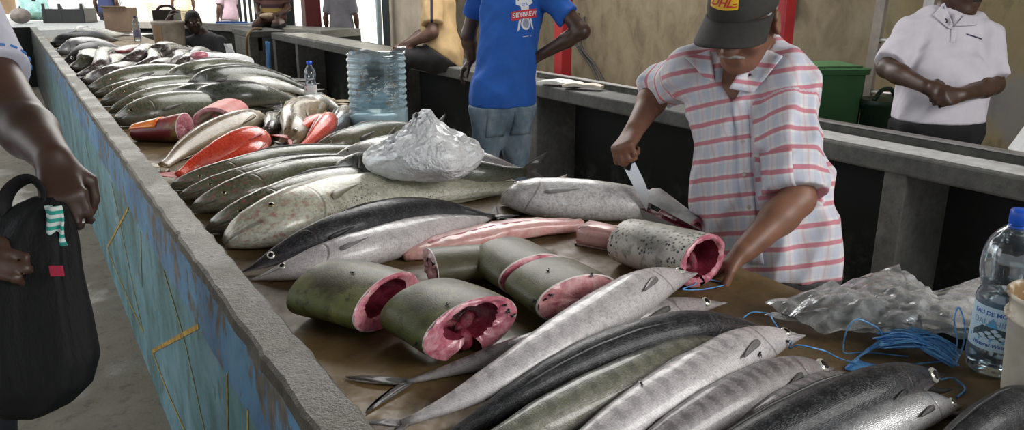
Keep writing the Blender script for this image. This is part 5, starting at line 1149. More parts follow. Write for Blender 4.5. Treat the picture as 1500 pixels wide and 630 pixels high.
# man sitting low behind the white bucket
W2 = 9.15; fc_ = yaw(14); lc_ = leftof(fc_)
pel = PW(306, 108, W2); J = dict(pelvis=pel, neck=PW(300, 52, W2), head=PW(283, 32, W2 - .1), face=down(yaw(30), 8), shR=PW(272, 64, W2), shL=PW(322, 62, W2), elR=PW(236, 62, W2 - .12), wrR=PW(246, 30, W2 - .05), elL=PW(330, 95, W2 - .1), wrL=PW(316, 105, W2 - .3))
for s, sx in (('L', 1), ('R', -1)): J['kn' + s] = pel + fc_ * .3 + lc_ * .14 * sx - ZUP * .02; J['an' + s] = ground(pel + fc_ * .3 + lc_ * .14 * sx, .12)
cr = figure('dark haired man in a dark grey shirt resting low behind the white bucket', J, SK_DARK, cloth('dark_grey_polo', (.04, .04, .045)), cloth('black_shorts', (.012, .012, .012)), h=.012, lat=lc_, fold=.003, sleeve=.7, sc=1.06)
# ------------------------------------------------------------------ person at the left edge holding a black bag
fl = unit(RIGHT * .75 + HB * .6); ll = leftof(fl); W3 = 1.62
J = dict(pelvis=PW(-150, 420, 1.8), neck=PW(-200, -15, 1.85), head=PW(-185, -120, 1.8), face=down(fl, 20), shL=PW(-62, 12, 1.76), shR=PW(-320, 60, 1.75), elL=PW(27, 176, 1.66), wrL=PW(78, 232, 1.52), elR=PW(-180, 330, 1.55), wrR=PW(-75, 372, 1.42))
legs(J, fl, ll)
WSH = cloth('white_shirt_cotton', (.5, .5, .58), .85, .06)
lef = figure('person in a white shirt at the counter side, arm reaching down to a black bag', J, SK_DARK, WSH, cloth('dark_trousers', (.02, .02, .025)), h=.0072, lat=ll, sleeve=.62, sleeveL=.62, sleeve_r=(.075, .076), loose=.018, arm=(.054, .049, .033), fold=.004, sc=1.05,
             hands=dict(L=dict(d=PW(92, 290, 1.48) - J['wrL'], n=-HB * .9 - RIGHT * .5, side=1, curl=[(38, 55, 35), (42, 60, 40), (46, 62, 40), (50, 65, 40)], thumb=(.5, .7), sc=1.0), R=dict(d=RIGHT * 1.0 + HB * .1, n=-ZUP * .6 + HB * -.6, side=-1, curl=(30, 60, 40))))
s0, e0 = J['shL'], J['elL']; ax = unit(e0 - s0); L_ = np.linalg.norm(e0 - s0); q1 = unit(np.cross(ax, HB)); q2 = np.cross(ax, q1)
BLS = plain('blue_stitching', (.06, .22, .55), .8)
sb_ = bvh_of(lef['shirt'])
for a in np.linspace(0, 2 * PI, 18, endpoint=False):
    pts = []
    for da in np.linspace(-.09, .09, 4):
        d = q1 * math.cos(a + da) + q2 * math.sin(a + da); o_ = s0 + ax * (L_ * .62 - .016)
        h_ = sb_.ray_cast(Vector(o_ + d * .2), Vector(-d), .3)
        if h_[0]: pts.append(np.array(h_[0]) + d * .001)
    if len(pts) == 4: mesh('sleeve_stitch', tube(pts, .003, 6), BLS, lef['root'])
# ================================================================== plastic, bottles, buckets
def thin_plastic(name, tint, opac, rough=.1, gloss=.5, crease=None, white=(.8, .82, .84), edge=.5, base=0.0):
    """clear film: mostly see-through, with glossy highlights and more body where seen edge-on"""
    m = Mat(name, white, rough, spec=.6); nt = m.nt
    tr = m.node('ShaderNodeBsdfTransparent'); tr.inputs[0].default_value = (*tint, 1); lw = m.node('ShaderNodeLayerWeight'); lw.inputs[0].default_value = .35
    gl = m.node('ShaderNodeBsdfGlossy'); gl.inputs['Roughness'].default_value = rough; gl.inputs['Color'].default_value = (.9, .93, .95, 1)
    n = m.noise(crease or 14, 5, .6); f = m.math('ADD', m.math('ADD', m.math('MULTIPLY', m.smooth(n, .4, .7), opac), base), m.math('MULTIPLY', lw.outputs['Facing'], edge), clamp=True)
    mx = m.node('ShaderNodeMixShader'); m.link(f, mx.inputs[0]); m.link(tr.outputs[0], mx.inputs[1]); m.link(m.b.outputs[0], mx.inputs[2])
    mx2 = m.node('ShaderNodeMixShader'); m.link(m.math('ADD', m.math('MULTIPLY', lw.outputs['Fresnel'], gloss), .04), mx2.inputs[0]); m.link(mx.outputs[0], mx2.inputs[1]); m.link(gl.outputs[0], mx2.inputs[2]); m.link(mx2.outputs[0], m.out.inputs[0])
    if base: m.bump(m.math('ADD', m.noise(24, 5, .6, None, 1.5), m.noise(60, 3)), 1.0, .014)
    return m
CLEARBAG = thin_plastic('clear_film', (.97, .98, .98), .3, .12, 1.6, 26, white=(.93, .94, .95), edge=.75).m
WHITEBAG = thin_plastic('milky_white_film', (.95, .96, .97), .25, .3, .1, 9, white=(.88, .89, .9), edge=.4, base=.72)
WHITEBAG = WHITEBAG.m
CLEARPET = thin_plastic('clear_bottle_plastic', (.93, .96, .98), .08, .05, .9, 6, white=(.5, .62, .75), edge=.4).m
WATER = Mat('water', (.85, .93, .97), .02, trans=1.0, ior=1.33).m
def crumple(geo, amp, seed, n=9, f=(12, 45), axis=None, floor=None):
    v = np.array(geo[0], float); c = v.mean(0); q = v - c; d = creases(q[:, 0], q[:, 1], q[:, 2], seed, n, f); d2 = creases(q[:, 1], q[:, 2], q[:, 0], seed + 50, n, f); d3 = creases(q[:, 2], q[:, 0], q[:, 1], seed + 90, n, f)
    nr = q / (np.linalg.norm(q, axis=1)[:, None] + 1e-6)
    v = v + nr * (d * amp)[:, None] + np.stack([d2, d3, d2 * 0], 1) * amp * .5
    if floor is not None: v[:, 2] = np.maximum(v[:, 2], floor)
    return (v,) + tuple(geo[1:])
# ------------------------------------------------------------------ white bag on the fish
c = P(622, 232, TZ + .17); t = thing('plastic_bag', 'big crumpled white plastic bag lying on the dark fish beside the jug', 'bag', (c[0], c[1], TZ + .1))
cols = np.array([RIGHT, unit(_h), ZUP]).T
v, f, uv = ellipsoid((0, 0, 0), (1, 1, 1), 46, 30)
rx, ry, rz = .195, .13, .135; x, y, z = v.T
zz = np.where(z > 0, z ** .75 * rz * (.72 + .42 * np.exp(-((x - .15) / .3) ** 2) - .25 * np.clip(-x, 0, 1)), z * .07); xx = x * rx * (1 - .12 * np.clip(z, 0, 1)) - .015 * np.clip(z, 0, 1)
jr = np.random.RandomState(12); v2 = np.stack([xx, y * ry, zz], 1); v2 = v2 + jr.normal(0, .0045, v2.shape) * (.3 + np.clip(z, -.2, 1))[:, None]
g = (c + v2 @ cols.T, f, uv); g = crumple(g, .045, 4, 8, (18, 60))
tri = [[q[0], q[1], q[2]] if (k + q[0]) % 2 else [q[0], q[1], q[3]] for k, q in enumerate(f) if len(q) == 4] + [[q[2], q[3], q[0]] if (k + q[0]) % 2 else [q[1], q[2], q[3]] for k, q in enumerate(f) if len(q) == 4] + [q for q in f if len(q) != 4]
mesh('film', (g[0], tri, uv), WHITEBAG, t, flat_angle=.5)
# small white bag near the far heap
c = P(310, 93, TZ + .07); t = thing('plastic_bag', 'small white plastic bag with an upright handle at the counter edge far back', 'bag', (c[0], c[1], TZ + .05))
v, f, uv = ellipsoid((0, 0, 0), (1, 1, 1), 40, 24); g = (c + (v * V(.34, .2, .09)) @ cols.T, f, uv); mesh('film', crumple(g, .04, 9, 8, (10, 30)), WHITEBAG, t, smooth=False)
a, b = PW(343, 92, 7.2), PW(333, 64, 7.2); mesh('handle', thicken(np.array([[lerp(a, b, s) + RIGHT * (w_ + .05 * (1 - s)) * (.055 - .02 * s) + _h * .02 * math.sin(s * 5 + w_ * 2) for w_ in (-1, 0, 1)] for s in np.linspace(-.3, 1, 9)]), .004), WHITEBAG, t, smooth=False)
mesh('meat', ellipsoid(c + RIGHT * -.03 + HB * .16 + ZUP * .08, (.07, .05, .035), 14, 8), RAW, t, label='red meat showing through the bag')
# ------------------------------------------------------------------ clear bag at the near right
c = P(1275, 470, TZ + .03); t = thing('plastic_bag', 'crumpled clear plastic bag lying at the counter edge beside the blue twine', 'bag', (c[0], c[1], TZ))
def film(pix, seed, amp, nx=80, ny=54, thick=.0006):
    """a loose film spread between four corner points (pixel u, v and height above the table)"""
    q = [P(u, v, TZ + z) for u, v, z in pix]; rs = np.random.RandomState(seed); X, Y = np.meshgrid(np.linspace(0, 1, nx), np.linspace(0, 1, ny), indexing='ij')
    b = (q[0][None, None] * ((1 - X) * (1 - Y))[..., None] + q[1] * (X * (1 - Y))[..., None] + q[2] * (X * Y)[..., None] + q[3] * ((1 - X) * Y)[..., None])
    d = creases(b[..., 0], b[..., 1], b[..., 2] * .3, seed, 10, (40, 220)); b = b + ZUP * ((d + .5) * amp)[..., None] + RIGHT * (creases(b[..., 1], b[..., 0], b[..., 2], seed + 5, 7, (20, 70)) * amp * .6)[..., None]
    bump = np.sin(PI * X) * np.sin(PI * Y); b = b + ZUP * (bump * amp * .8)[..., None]; b[..., 2] = np.maximum(b[..., 2], TZ + .003 + .002 * (seed % 3)); return thicken(b, thick)
mesh('film', film([(1120, 470, .01), (1210, 492, .01), (1415, 505, .03), (1425, 440, .06)], 3, .03), CLEARBAG, t, smooth=False)
mesh('film', film([(1118, 455, .02), (1205, 500, .005), (1400, 480, .05), (1215, 425, .05)], 8, .035), CLEARBAG, t, smooth=False)
mesh('film', film([(1200, 470, .02), (1300, 498, .02), (1405, 470, .06), (1325, 405, .075)], 21, .03), CLEARBAG, t, smooth=False)
mesh('film', film([(1210, 430, .03), (1240, 480, .03), (1330, 455, .06), (1318, 392, .09)], 31, .02), CLEARBAG, t, smooth=False)
mesh('film', film([(1340, 440, .05), (1350, 490, .05), (1432, 485, .05), (1440, 410, .07)], 37, .02), CLEARBAG, t, smooth=False)
# ------------------------------------------------------------------ blue twine
TW = Mat('blue_twine', (.02, .12, .5), .35, coat=.4); TW.color(TW.ramp(TW.noise(45, 3, .6, TW.coord(scale=(1, 1, 3))), [(.3, (.04, .2, .58)), (.65, (.2, .52, .88))])); TW = TW.m  # paler noise tones put strand highlights into the blue
c = P(1345, 515, TZ); t = thing('twine_skein', 'flat skein of shiny blue twine lying beside the clear bag', 'twine', c)
g = []
for i in range(64):
    a0, a1 = RNG.uniform(0, 1), RNG.uniform(0, 1); st = P(lerp(1284, 1300, RNG.rand()) + RNG.normal(0, 3), lerp(487, 512, a0), TZ + .006 + .03 * RNG.rand()); en = P(1398 + RNG.normal(0, 5), lerp(505, 540, a1), TZ + .004 + .022 * RNG.rand())
    m1 = lerp(st, en, .33) + V(RNG.normal(0, .007), RNG.normal(0, .01), .014 + .012 * RNG.rand()); m2 = lerp(st, en, .66) + V(RNG.normal(0, .007), RNG.normal(0, .01), .014 + .01 * RNG.rand())
    g.append(tube(spline([st, m1, m2, en], 14), .0017, 6))
for i in range(14):
    o = i * 1.1; a = [(1290 + o, 498, .02), (1262 - i, 519 + i * .8, .004), (1250 - i * 1.5 + 8, 528 + i, .004), (1290, 536 + i * .3, .006), (1345, 533, .012), (1390, 528, .01)]
    g.append(tube(spline([P(u, v, TZ + z) for u, v, z in a], 26), .0017, 6))
mesh('strands', cat(*g), TW, t)
def string(label, pix, r=.0016):
    p = [P(u, v, TZ + z) for u, v, z in pix]; o = mesh('string', tube(spline(p, 10 * len(p)), r, 6), TW, base=p[0]); return tag(o, label, 'string')
string('blue string standing up in a high loop in front of the clear bag', [(1330, 522, .004), (1262, 516, .003), (1236, 516, .004), (1236, 500, .03), (1258, 468, .09), (1276, 475, .08), (1296, 498, .02)])
string('blue string standing in a narrow loop against the water bottle', [(1392, 530, .004), (1402, 505, .03), (1399, 462, .09), (1404, 450, .105), (1410, 462, .09), (1411, 505, .03), (1400, 532, .004)])
string('blue string tied round the snout of the second pale fish', [(1160, 500, .06), (1156, 510, .04), (1168, 506, .055), (1200, 512, .05), (1235, 527, .01), (1262, 536, .004), (1250, 548, .003), (1285, 556, .003)])
string('short blue string end lying by the gaping fish, near the bucket', [(1378, 556, .02), (1400, 556, .008), (1412, 566, .004), (1402, 582, .003)], .002)
string('blue string lying under the cut red hollow of the spotted chunk', [(1062, 414, .004), (1040, 410, .006), (1015, 418, .03), (1000, 424, .05), (1030, 424, .02), (1060, 418, .004)])
string('blue string knotted at the snout of the black backed fish', [(1088, 466, .01), (1100, 458, .02), (1118, 458, .02), (1134, 472, .03), (1140, 482, .02)])
# ------------------------------------------------------------------ water bottle
def camside(c): d = np.array([-c[0], -c[1], 0.]); return unit(d)
def wrap(geo2, c, r, ax0):
    """bend a flat drawing (x, y in metres) round an upright bottle; ax0 = the direction its middle faces"""
    s = np.cross(ZUP, ax0); x, y = geo2[0][:, 0], geo2[0][:, 1]; a = x / r
    return (c + (np.cos(a)[:, None] * ax0 + np.sin(a)[:, None] * s) * r + ZUP * y[:, None],) + tuple(geo2[1:])
def flat(geo): return geo
c = P(1452, 541, TZ); t = thing('water_bottle', 'large clear water bottle with a blue cap and mountain label by the bucket', 'bottle', c)
pf = [(.012, .008), (.03, .003), (.043, .002), (.048, .01), (.0495, .03), (.0495, .05), (.0475, .054), (.0475, .142), (.0495, .146), (.047, .158), (.043, .168), (.046, .18), (.051, .2), (.0525, .222), (.050, .245), (.043, .265), (.032, .281), (.02, .292), (.0145, .297), (.0145, .308)]
mesh('plastic_body', lathe(pf, c, 44, wob=lambda a, z: 1 + (.035 * np.cos(a * 5) if z < .03 else 0) + (.01 * np.cos(a * 8) if .17 < z < .25 else 0)), CLEARPET, t)
mesh('water', lathe([(r_ * .95, z_ + .002) for r_, z_ in pf[2:10]], c, 32), WATER, t)
CAPB = Mat('blue_cap_plastic', (.012, .09, .55), .35).m
mesh('cap', lathe([(.0165, .298), (.018, .299), (.018, .322), (.0165, .325), (.004, .3255)], c, 60, wob=lambda a, z: 1 + (.02 * np.cos(a * 30) if .2985 < z < .3225 else 0)), CAPB, t); mesh('neck_ring', lathe([(.0165, .288), (.0185, .29), (.0185, .294), (.0165, .296)], c, 30), CAPB, t)
LB = plain('label_pale_blue', (.5, .66, .78), .5, .05, 6); ax0 = unit(camside(c) - RIGHT * .35)
lab = lathe([(.0481, .056), (.0483, .058), (.0483, .14), (.0481, .142)], c, 60, cap0=False, cap1=False); lo = mesh('label', lab, LB, t)
LW = plain('label_white', (.78, .82, .85), .5, .03); LBL = plain('label_blue', (.03, .12, .42), .5); LGR = plain('label_mountain', (.05, .09, .1), .5, .5, 60)
mesh('label_lettering', wrap(text_geo('EAU DE MONT', .0118, V(0, .129, 0), V(1, 0, 0), V(0, 1, 0), cuts=1, bold=.0003), c, .0487, ax0), LBL, lo, smooth=False)
mesh('label_lettering', wrap(text_geo('DAUPHINE', .0165, V(0, .111, 0), V(1, 0, 0), V(0, 1, 0), cuts=1, sx=.95), c, .0488, ax0), plain('label_grey_blue', (.2, .3, .45), .5), lo, smooth=False)
mesh('label_lettering', wrap(text_geo('Natural Water', .0105, V(0, .067, 0), V(1, 0, 0), V(0, 1, 0), cuts=1, bold=.0002, shear=.2), c, .0488, ax0), LBL, lo, smooth=False)
def poly2(p, n=3):
    bm = bmesh.new(); bm.faces.new([bm.verts.new((*q, 0)) for q in p]); bmesh.ops.triangulate(bm, faces=bm.faces[:]); bmesh.ops.subdivide_edges(bm, edges=bm.edges[:], cuts=n, use_grid_fill=True); bmesh.ops.triangulate(bm, faces=bm.faces[:])
    bm.verts.ensure_lookup_table(); v = np.array([q.co[:] for q in bm.verts]); f = [[q.index for q in x.verts] for x in bm.faces]; bm.free(); return v, f
mesh('label_picture', wrap(poly2([(-.036, .078), (.036, .078), (.036, .088), (.026, .1), (.016, .092), (.006, .103), (-.006, .093), (-.018, .104), (-.03, .094), (-.036, .09)]), c, .0486, ax0), LGR, lo, smooth=False)
mesh('label_picture', wrap(poly2([(-.014, .101), (.012, .101), (0, .122)]), c, .04845, ax0), plain('label_peak_blue', (.1, .4, .7), .5), lo, smooth=False)
mesh('label_picture', wrap(poly2([(-.042, .074), (.042, .074), (.042, .0805), (-.042, .0805)]), c, .0487, ax0), plain('label_lake_blue', (.15, .4, .65), .5), lo, smooth=False)
# ------------------------------------------------------------------ white bucket
c = P(1532, 594, TZ); t = thing('paint_bucket', 'stained white plastic bucket in front of the water bottle', 'bucket', c)
BK = Mat('stained_white_plastic', (.62, .57, .47), .5); _z = BK.sep(BK.coord())[2]; _n = BK.noise(9, 6, .65); _n2 = BK.noise(22, 5)
k_ = BK.mix(BK.smooth(_n, .56, .64, 0, .85), BK.ramp(_n2, [(.3, (.55, .5, .4)), (.7, (.68, .64, .56))]), (.24, .13, .05)); k_ = BK.mix(BK.math('MULTIPLY', BK.smooth(_z, .155, .17), BK.smooth(_n2, .42, .6)), k_, (.2, .12, .05)); BK.color(k_)
bp = [(.002, .004), (.062, 0), (.07, .004), (.073, .02), (.083, .162), (.09, .163), (.09, .168), (.084, .171), (.086, .2), (.0915, .201), (.0925, .206), (.09, .209), (.086, .206), (.0835, .2), (.08, .16), (.068, .01), (.004, .008)]
mesh('bucket_body', lathe(bp, c, 56), BK.m, t)
hp = [c + (camside(c) * .078 + RIGHT * -.022 * 1) * 1 + V(0, 0, .012), c + camside(c) * .088 + RIGHT * -.02 + V(0, 0, .03), c + camside(c) * .09 + V(0, 0, .04), c + camside(c) * .088 + RIGHT * .02 + V(0, 0, .03), c + camside(c) * .078 + RIGHT * .024 + V(0, 0, .01)]
mesh('wire_loop', tube(spline(hp, 24), .0014, 6), plain('grey_blue_wire', (.08, .11, .2), .4), t)
# ------------------------------------------------------------------ cut open water jug
c = P(556, 190, TZ); t = thing('water_jug', 'ribbed pale blue water container with its top cut off, standing at the counter edge', 'container', c)
JG = thin_plastic('pale_blue_jug_plastic', (.8, .9, .95), .75, .2, .35, 5, white=(.46, .62, .68), edge=.6)
jn = 72; a = np.linspace(0, 2 * PI, jn, endpoint=False); sq = lambda r: np.stack([np.sign(np.cos(a)) * np.abs(np.cos(a)) ** .72, np.sign(np.sin(a)) * np.abs(np.sin(a)) ** .72], 1) * r
R45 = np.stack([RIGHT[:2], unit(_h[:2])], 0)
rings = []; zz = np.r_[0, .004, np.linspace(.012, .09, 5), np.linspace(.1, .385, 58)]
for z in zz:
    r = .142 if z > .003 else .13; r -= .007 * (abs(math.sin((z - .1) / .285 * PI * 9)) ** 2.2) if .1 < z < .385 else 0
    q = sq(r) @ R45; top = .006 * np.sin(a * 3 + 1) + .004 * np.sin(a * 7) if z > .38 else 0; rings.append(np.c_[q + c[:2], np.full(jn, c[2] + z) + top])
mesh('jug_body', loft(rings, True, False), JG.m, t)
rings2 = [np.c_[sq(.137) @ R45 + c[:2], np.full(jn, c[2] + z)] for z in (.004, .085)]; mesh('water', loft(rings2), Mat('cloudy_water', (.3, .38, .4), .08, spec=.5).m, t)
pb_ = bvh_of(loft(rings)); g = drape(patch(c + HB * .3 + ZUP * .24 + RIGHT * .015, RIGHT, ZUP, .2, .22, 26, 30), pb_, -HB, .0015)
RS = Mat('peeling_label_paper', (.7, .75, .75), .7); _n = RS.noise(26, 6, .7, RS.coord(scale=(1, 1, 2.2))); _m2 = RS.noise(9, 5, .6)
RS.color(RS.mix(RS.smooth(_n, .57, .62), (.5, .6, .62), (.2, .13, .05))); _tr = RS.node('ShaderNodeBsdfTransparent'); _mx = RS.node('ShaderNodeMixShader'); RS.link(RS.smooth(RS.math('ADD', _n, RS.math('MULTIPLY', _m2, .5)), .8, .88), _mx.inputs[0]); RS.link(_tr.outputs[0], _mx.inputs[1]); RS.link(RS.b.outputs[0], _mx.inputs[2]); RS.link(_mx.outputs[0], RS.out.inputs[0])
mesh('label_remains', g, RS.m, t, smooth=False)
# ------------------------------------------------------------------ cola bottle
def small_bottle(c, hgt, label, cap, lab, drink, group=None):
    t = thing('drink_bottle', label, 'bottle', c); k = hgt / .23
    pf = [(.02, .002), (.029, 0), (.032, .008), (.032, .02), (.0325, .03), (.0325, .1), (.031, .108), (.027, .118), (.026, .126), (.031, .14), (.033, .155), (.031, .172), (.022, .19), (.013, .204), (.0125, .212)]
    pf = [(r * k, z * k) for r, z in pf]; mesh('plastic_body', lathe(pf, c, 30), CLEARPET, t); mesh('cap', lathe([(.0142 * k, .211 * k), (.015 * k, .213 * k), (.015 * k, .229 * k), (.003, .23 * k)], c, 24), cap, t)
    mesh('label', lathe([(.0331 * k, .036 * k), (.0333 * k, .04 * k), (.0333 * k, .094 * k), (.0331 * k, .097 * k)], c, 36, cap0=False, cap1=False), lab, t)
    mesh('drink', lathe([(.028 * k, .003 * k), (.031 * k, .01 * k), (.031 * k, .034 * k), (.002, .034 * k)], c, 24), drink, t); return t
LABW = Mat('white_red_label', (.7, .68, .68), .5); _n = LABW.noise(40, 3); LABW.color(LABW.mix(LABW.smooth(_n, .6, .66), (.72, .7, .7), (.5, .1, .1)))
c = P(457, 149, TZ); small_bottle(c, .25, 'small plastic cola bottle with a blue cap at the counter edge', CAPB, LABW.m, Mat('cola', (.015, .006, .004), .1, coat=1).m)
c = P(202, 60, TZ); small_bottle(c, .30, 'clear water bottle with a dark cap on the far part of the counter', plain('navy_cap', (.01, .015, .07), .4), plain('violet_label', (.25, .25, .42), .5, .3, 20), WATER)
c = P(447, 150, TZ + .0); t = thing('small_flask', 'little white capped flask lying beside the cola bottle', 'bottle', c + V(-.03, -.03, 0))
ax = unit(V(-.8, -.5, .0)); c2 = c + V(-.02, -.02, .022); mesh('flask_body', lathe([(.004, -.03), (.02, -.028), (.022, -.02), (.022, .03), (.018, .04), (.011, .046)], c2, 20, ax), CLEARPET, t); mesh('cap', lathe([(.012, -.052), (.0125, -.05), (.0125, -.03), (.003, -.0295)], c2, 18, ax), plain('white_cap', (.7, .7, .68), .5), t)
# ------------------------------------------------------------------ things on the far part of the counter
c = P(250, 68, TZ); BK2 = plain('dirty_white_bucket', (.5, .44, .36), .6, .35, 6)
t = thing('paint_bucket', 'dirty white bucket in front of the man resting at the counter', 'bucket', c)
mesh('bucket_body', lathe([(.01, .002), (.15, 0), (.158, .01), (.172, .255), (.18, .257), (.18, .28), (.17, .282), (.15, .02), (.01, .01)], c, 32, wob=lambda a, z: 1 + .015 * np.cos(a * 4)), BK2, t)
mesh('paper_side', drape(patch(c + HB * .4 + ZUP * .14 - RIGHT * .07, RIGHT, ZUP, .13, .2, 8, 8), bvh_of(lathe([(.158, .0), (.172, .257)], c, 32)), -HB, .003), plain('brown_cardboard', (.34, .22, .13), .8, .2), t, smooth=False)
c = P(180, 46, TZ); t = thing('cardboard_box', 'brown cardboard box standing on the far part of the counter', 'box', c); rr = np.stack([RIGHT, unit(_h), ZUP], 1)
CARD = plain('cardboard', (.36, .25, .17), .85, .15, 5); mesh('box_body', box(c + ZUP * .17, (.36, .3, .34), .008, rot=rr), CARD, t, smooth=False); mesh('box_flap', box(c + ZUP * .345 + HB * .16, (.35, .12, .012), .003, rot=rr @ rotax((1, 0, 0), -.3)), CARD, t, smooth=False)
c = P(246, 36, .87); t = thing('crate', 'dark brown plastic crate on the far counter behind the resting man', 'crate', c)
for dx, dy, sx, sy in ((0, -.14, .32, .015), (0, .14, .32, .015), (-.155, 0, .015, .28), (.155, 0, .015, .28)): mesh('crate_side', box(c + RIGHT * dx + _h * dy + ZUP * .11, (sx, sy, .22), .004, rot=rr), plain('dark_brown_plastic', (.03, .018, .016), .5), t, smooth=False)
mesh('crate_base', box(c + ZUP * .008, (.31, .28, .016), .003, rot=rr), plain('dark_brown_base', (.03, .018, .016), .5), t, smooth=False)
mesh('crate_handle', tube(spline([c - RIGHT * .16 + ZUP * .2, c - RIGHT * .1 + ZUP * .26, c + RIGHT * .1 + ZUP * .26, c + RIGHT * .16 + ZUP * .2], 16), .02, 8), plain('red_brown_handle', (.08, .03, .022), .5), t)
c = P(203, 52, TZ); o = mesh('paper_sheet', sheet(c - RIGHT * .3 - _h * .1 + ZUP * .012, RIGHT * .62, _h * .22, 16, 8, lambda x, y: .012 * np.sin(x * 9 + y * 4), .008), plain('white_paper', (.7, .69, .66), .8), base=c); tag(o, 'white paper sheet lying on the counter beside the far water bottle', 'paper')
c = P(104, 33, TZ); t = thing('crate', 'black plastic crate with a white bag in it at the end of the counter', 'crate', c); BLK = plain('black_plastic', (.012, .012, .013), .45)
for dx, dy, sx, sy in ((0, -.2, .74, .02), (0, .2, .74, .02), (-.36, 0, .02, .4), (.36, 0, .02, .4)): mesh('crate_side', box(c + RIGHT * dx + _h * dy + ZUP * .12, (sx, sy, .24), .005, rot=rr), BLK, t, smooth=False)
mesh('crate_base', box(c + ZUP * .012, (.72, .4, .02), .004, rot=rr), BLK, t, smooth=False)
for dx in (-.33, -.05, .33): mesh('crate_post', box(c + RIGHT * dx - _h * .205 + ZUP * .18, (.05, .02, .3), .004, rot=rr), BLK, t, smooth=False)
c2 = c + ZUP * .28; o = mesh('plastic_bag', crumple((c2 + (ellipsoid((0, 0, 0), (.3, .16, .17), 32, 20)[0]) @ cols.T,) + ellipsoid((0, 0, 0), (.3, .16, .17), 32, 20)[1:], .05, 14, 8, (8, 24)), cloth('white_bag_film', (.75, .76, .78), .5), base=c2, smooth=False); tag(o, 'white plastic bag stuffed in the black crate', 'bag')
c = P(53, 29, TZ); t = thing('water_container', 'tall pale teal container with a white lid at the end of the counter', 'container', c)
mesh('container_body', lathe([(.02, .002), (.24, 0), (.25, .02), (.25, .3), (.24, .31), (.245, .33), (.245, .6), (.2, .63), (.02, .64)], c, 36), thin_plastic('teal_translucent', (.6, .8, .82), .6, .25, .4, 4, white=(.3, .5, .52), edge=.4).m, t); mesh('contents', lathe([(.02, .005), (.235, .01), (.235, .14), (.02, .14)], c, 28), plain('cloudy_yellow', (.45, .47, .33), .3), t); mesh('spout', box(c + HB * .25 + RIGHT * .16 + ZUP * .42, (.06, .05, .16), .01, rot=rr), BLK, t)
c = P(15, 36, LZ); t = thing('melon', 'round grey melon lying at the end of the dark counter wall', 'fruit', c + _h * .3); mesh('rind', ellipsoid(c + _h * .3 + ZUP * .12, (.15, .13, .12), 24, 14), plain('mottled_rind', (.13, .11, .1), .6, .5, 8), t); mesh('stalk', tube([c + _h * .3 + ZUP * .235, c + _h * .3 + ZUP * .27 + RIGHT * .01], .01, 8), plain('stalk_brown', (.1, .08, .05), .7), t)
c = P(4, 20, LZ); t = thing('paint_bucket', 'beige bucket farthest away at the end of the counter', 'bucket', c); mesh('bucket_body', lathe([(.02, .0), (.24, 0), (.25, .02), (.27, .38), (.28, .385), (.28, .42), (.26, .42), (.02, .4)], c, 30), plain('beige_plastic', (.5, .36, .24), .5, .1), t); mesh('rim', lathe([(.282, .36), (.3, .37), (.3, .4), (.282, .41)], c, 30, cap0=False, cap1=False), plain('grey_rim', (.25, .22, .2), .5), t)
c = P(344, 35, LZ); t = thing('tray', 'pale blue tray lying on the far counter', 'tray', c)
mesh('tray_base', box(c + ZUP * .012, (.5, .3, .02), .006, rot=rr), plain('pale_blue_tray', (.5, .6, .78), .4), t, smooth=False); mesh('tray_rim', box(c + ZUP * .03 - _h * .14, (.5, .02, .03), .006, rot=rr), plain('blue_tray_rim', (.05, .12, .4), .4), t, smooth=False)
# ------------------------------------------------------------------ behind the bench: bin, ladder, cables, strap, papers
c = PX(1213, 150, 3.92); c = V(3.95, c[1] + .05, 0); GR = plain('green_plastic', (.05, .17, .06), .5, .12, 5)
t = thing('plastic_bin', 'green plastic bin with a flat rim standing behind the bench', 'bin', c); ry = rotz(math.radians(-28))
mesh('bin_body', (lambda q: (q[0] @ ry.T + c, q[1], q[2]))(loft([[(sx * k_, sy * k_ * 1.1, z) for sx, sy in ((-.155, -.13), (-.13, -.155), (.13, -.155), (.155, -.13), (.155, .13), (.13, .155), (-.13, .155), (-.155, .13))] for z, k_ in ((.0, .78), (.02, .82), (.6, .93), (1.03, 1.0), (1.035, 1.1), (1.065, 1.12), (1.07, 1.02), (1.07, .98))])), GR, t, smooth=False)
mesh('bin_lid', (lambda q: (q[0] @ ry.T + c, q[1], q[2]))(box((0, 0, 1.075), (.26, .3, .012), .004)), plain('green_lid', (.09, .22, .09), .5), t, smooth=False)
c = V(4.1, c[1] - .28, 0); t = thing('plastic_bin', 'small dark green container beside the green bin', 'bin', c); mesh('bin_body', lathe([(.02, 0), (.1, 0), (.11, .02), (.12, .86), (.135, .87), (.135, .9), (.12, .9), (.02, .89)], c, 26), plain('dark_green_plastic', (.012, .035, .018), .5), t)
mesh('handle', tube(spline([c + V(-.1, 0, .9), c + V(-.04, .0, .95), c + V(.05, 0, .95), c + V(.1, 0, .9)], 12), .012, 8), plain('dark_green_handle', (.012, .035, .018), .5), t)
y0 = PX(1291, 100, 4.42)[1]; y1 = PX(1372, 20, 4.42)[1]; t = thing('ladder', 'metal ladder leaning on the stained wall behind the man in the white polo', 'ladder', (4.3, (y0 + y1) / 2, 0))
for y_ in (y0, y1): mesh('rail', loft([[(x + dx, y_ + dy, z) for dx, dy in ((-.015, -.03), (.015, -.03), (.015, .03), (-.015, .03))] for x, z in ((4.25, 0), (4.46, 3.2))]), plain('brown_grey_metal', (.2, .175, .15), .5, .2) if y_ == y0 else METAL, t, smooth=False)
for z in np.arange(.3, 3.0, .3): x = 4.25 + .21 * z / 3.2; mesh('rung', tube([(x, y0, z), (x, y1, z)], .014, 8), METAL, t)
t = None
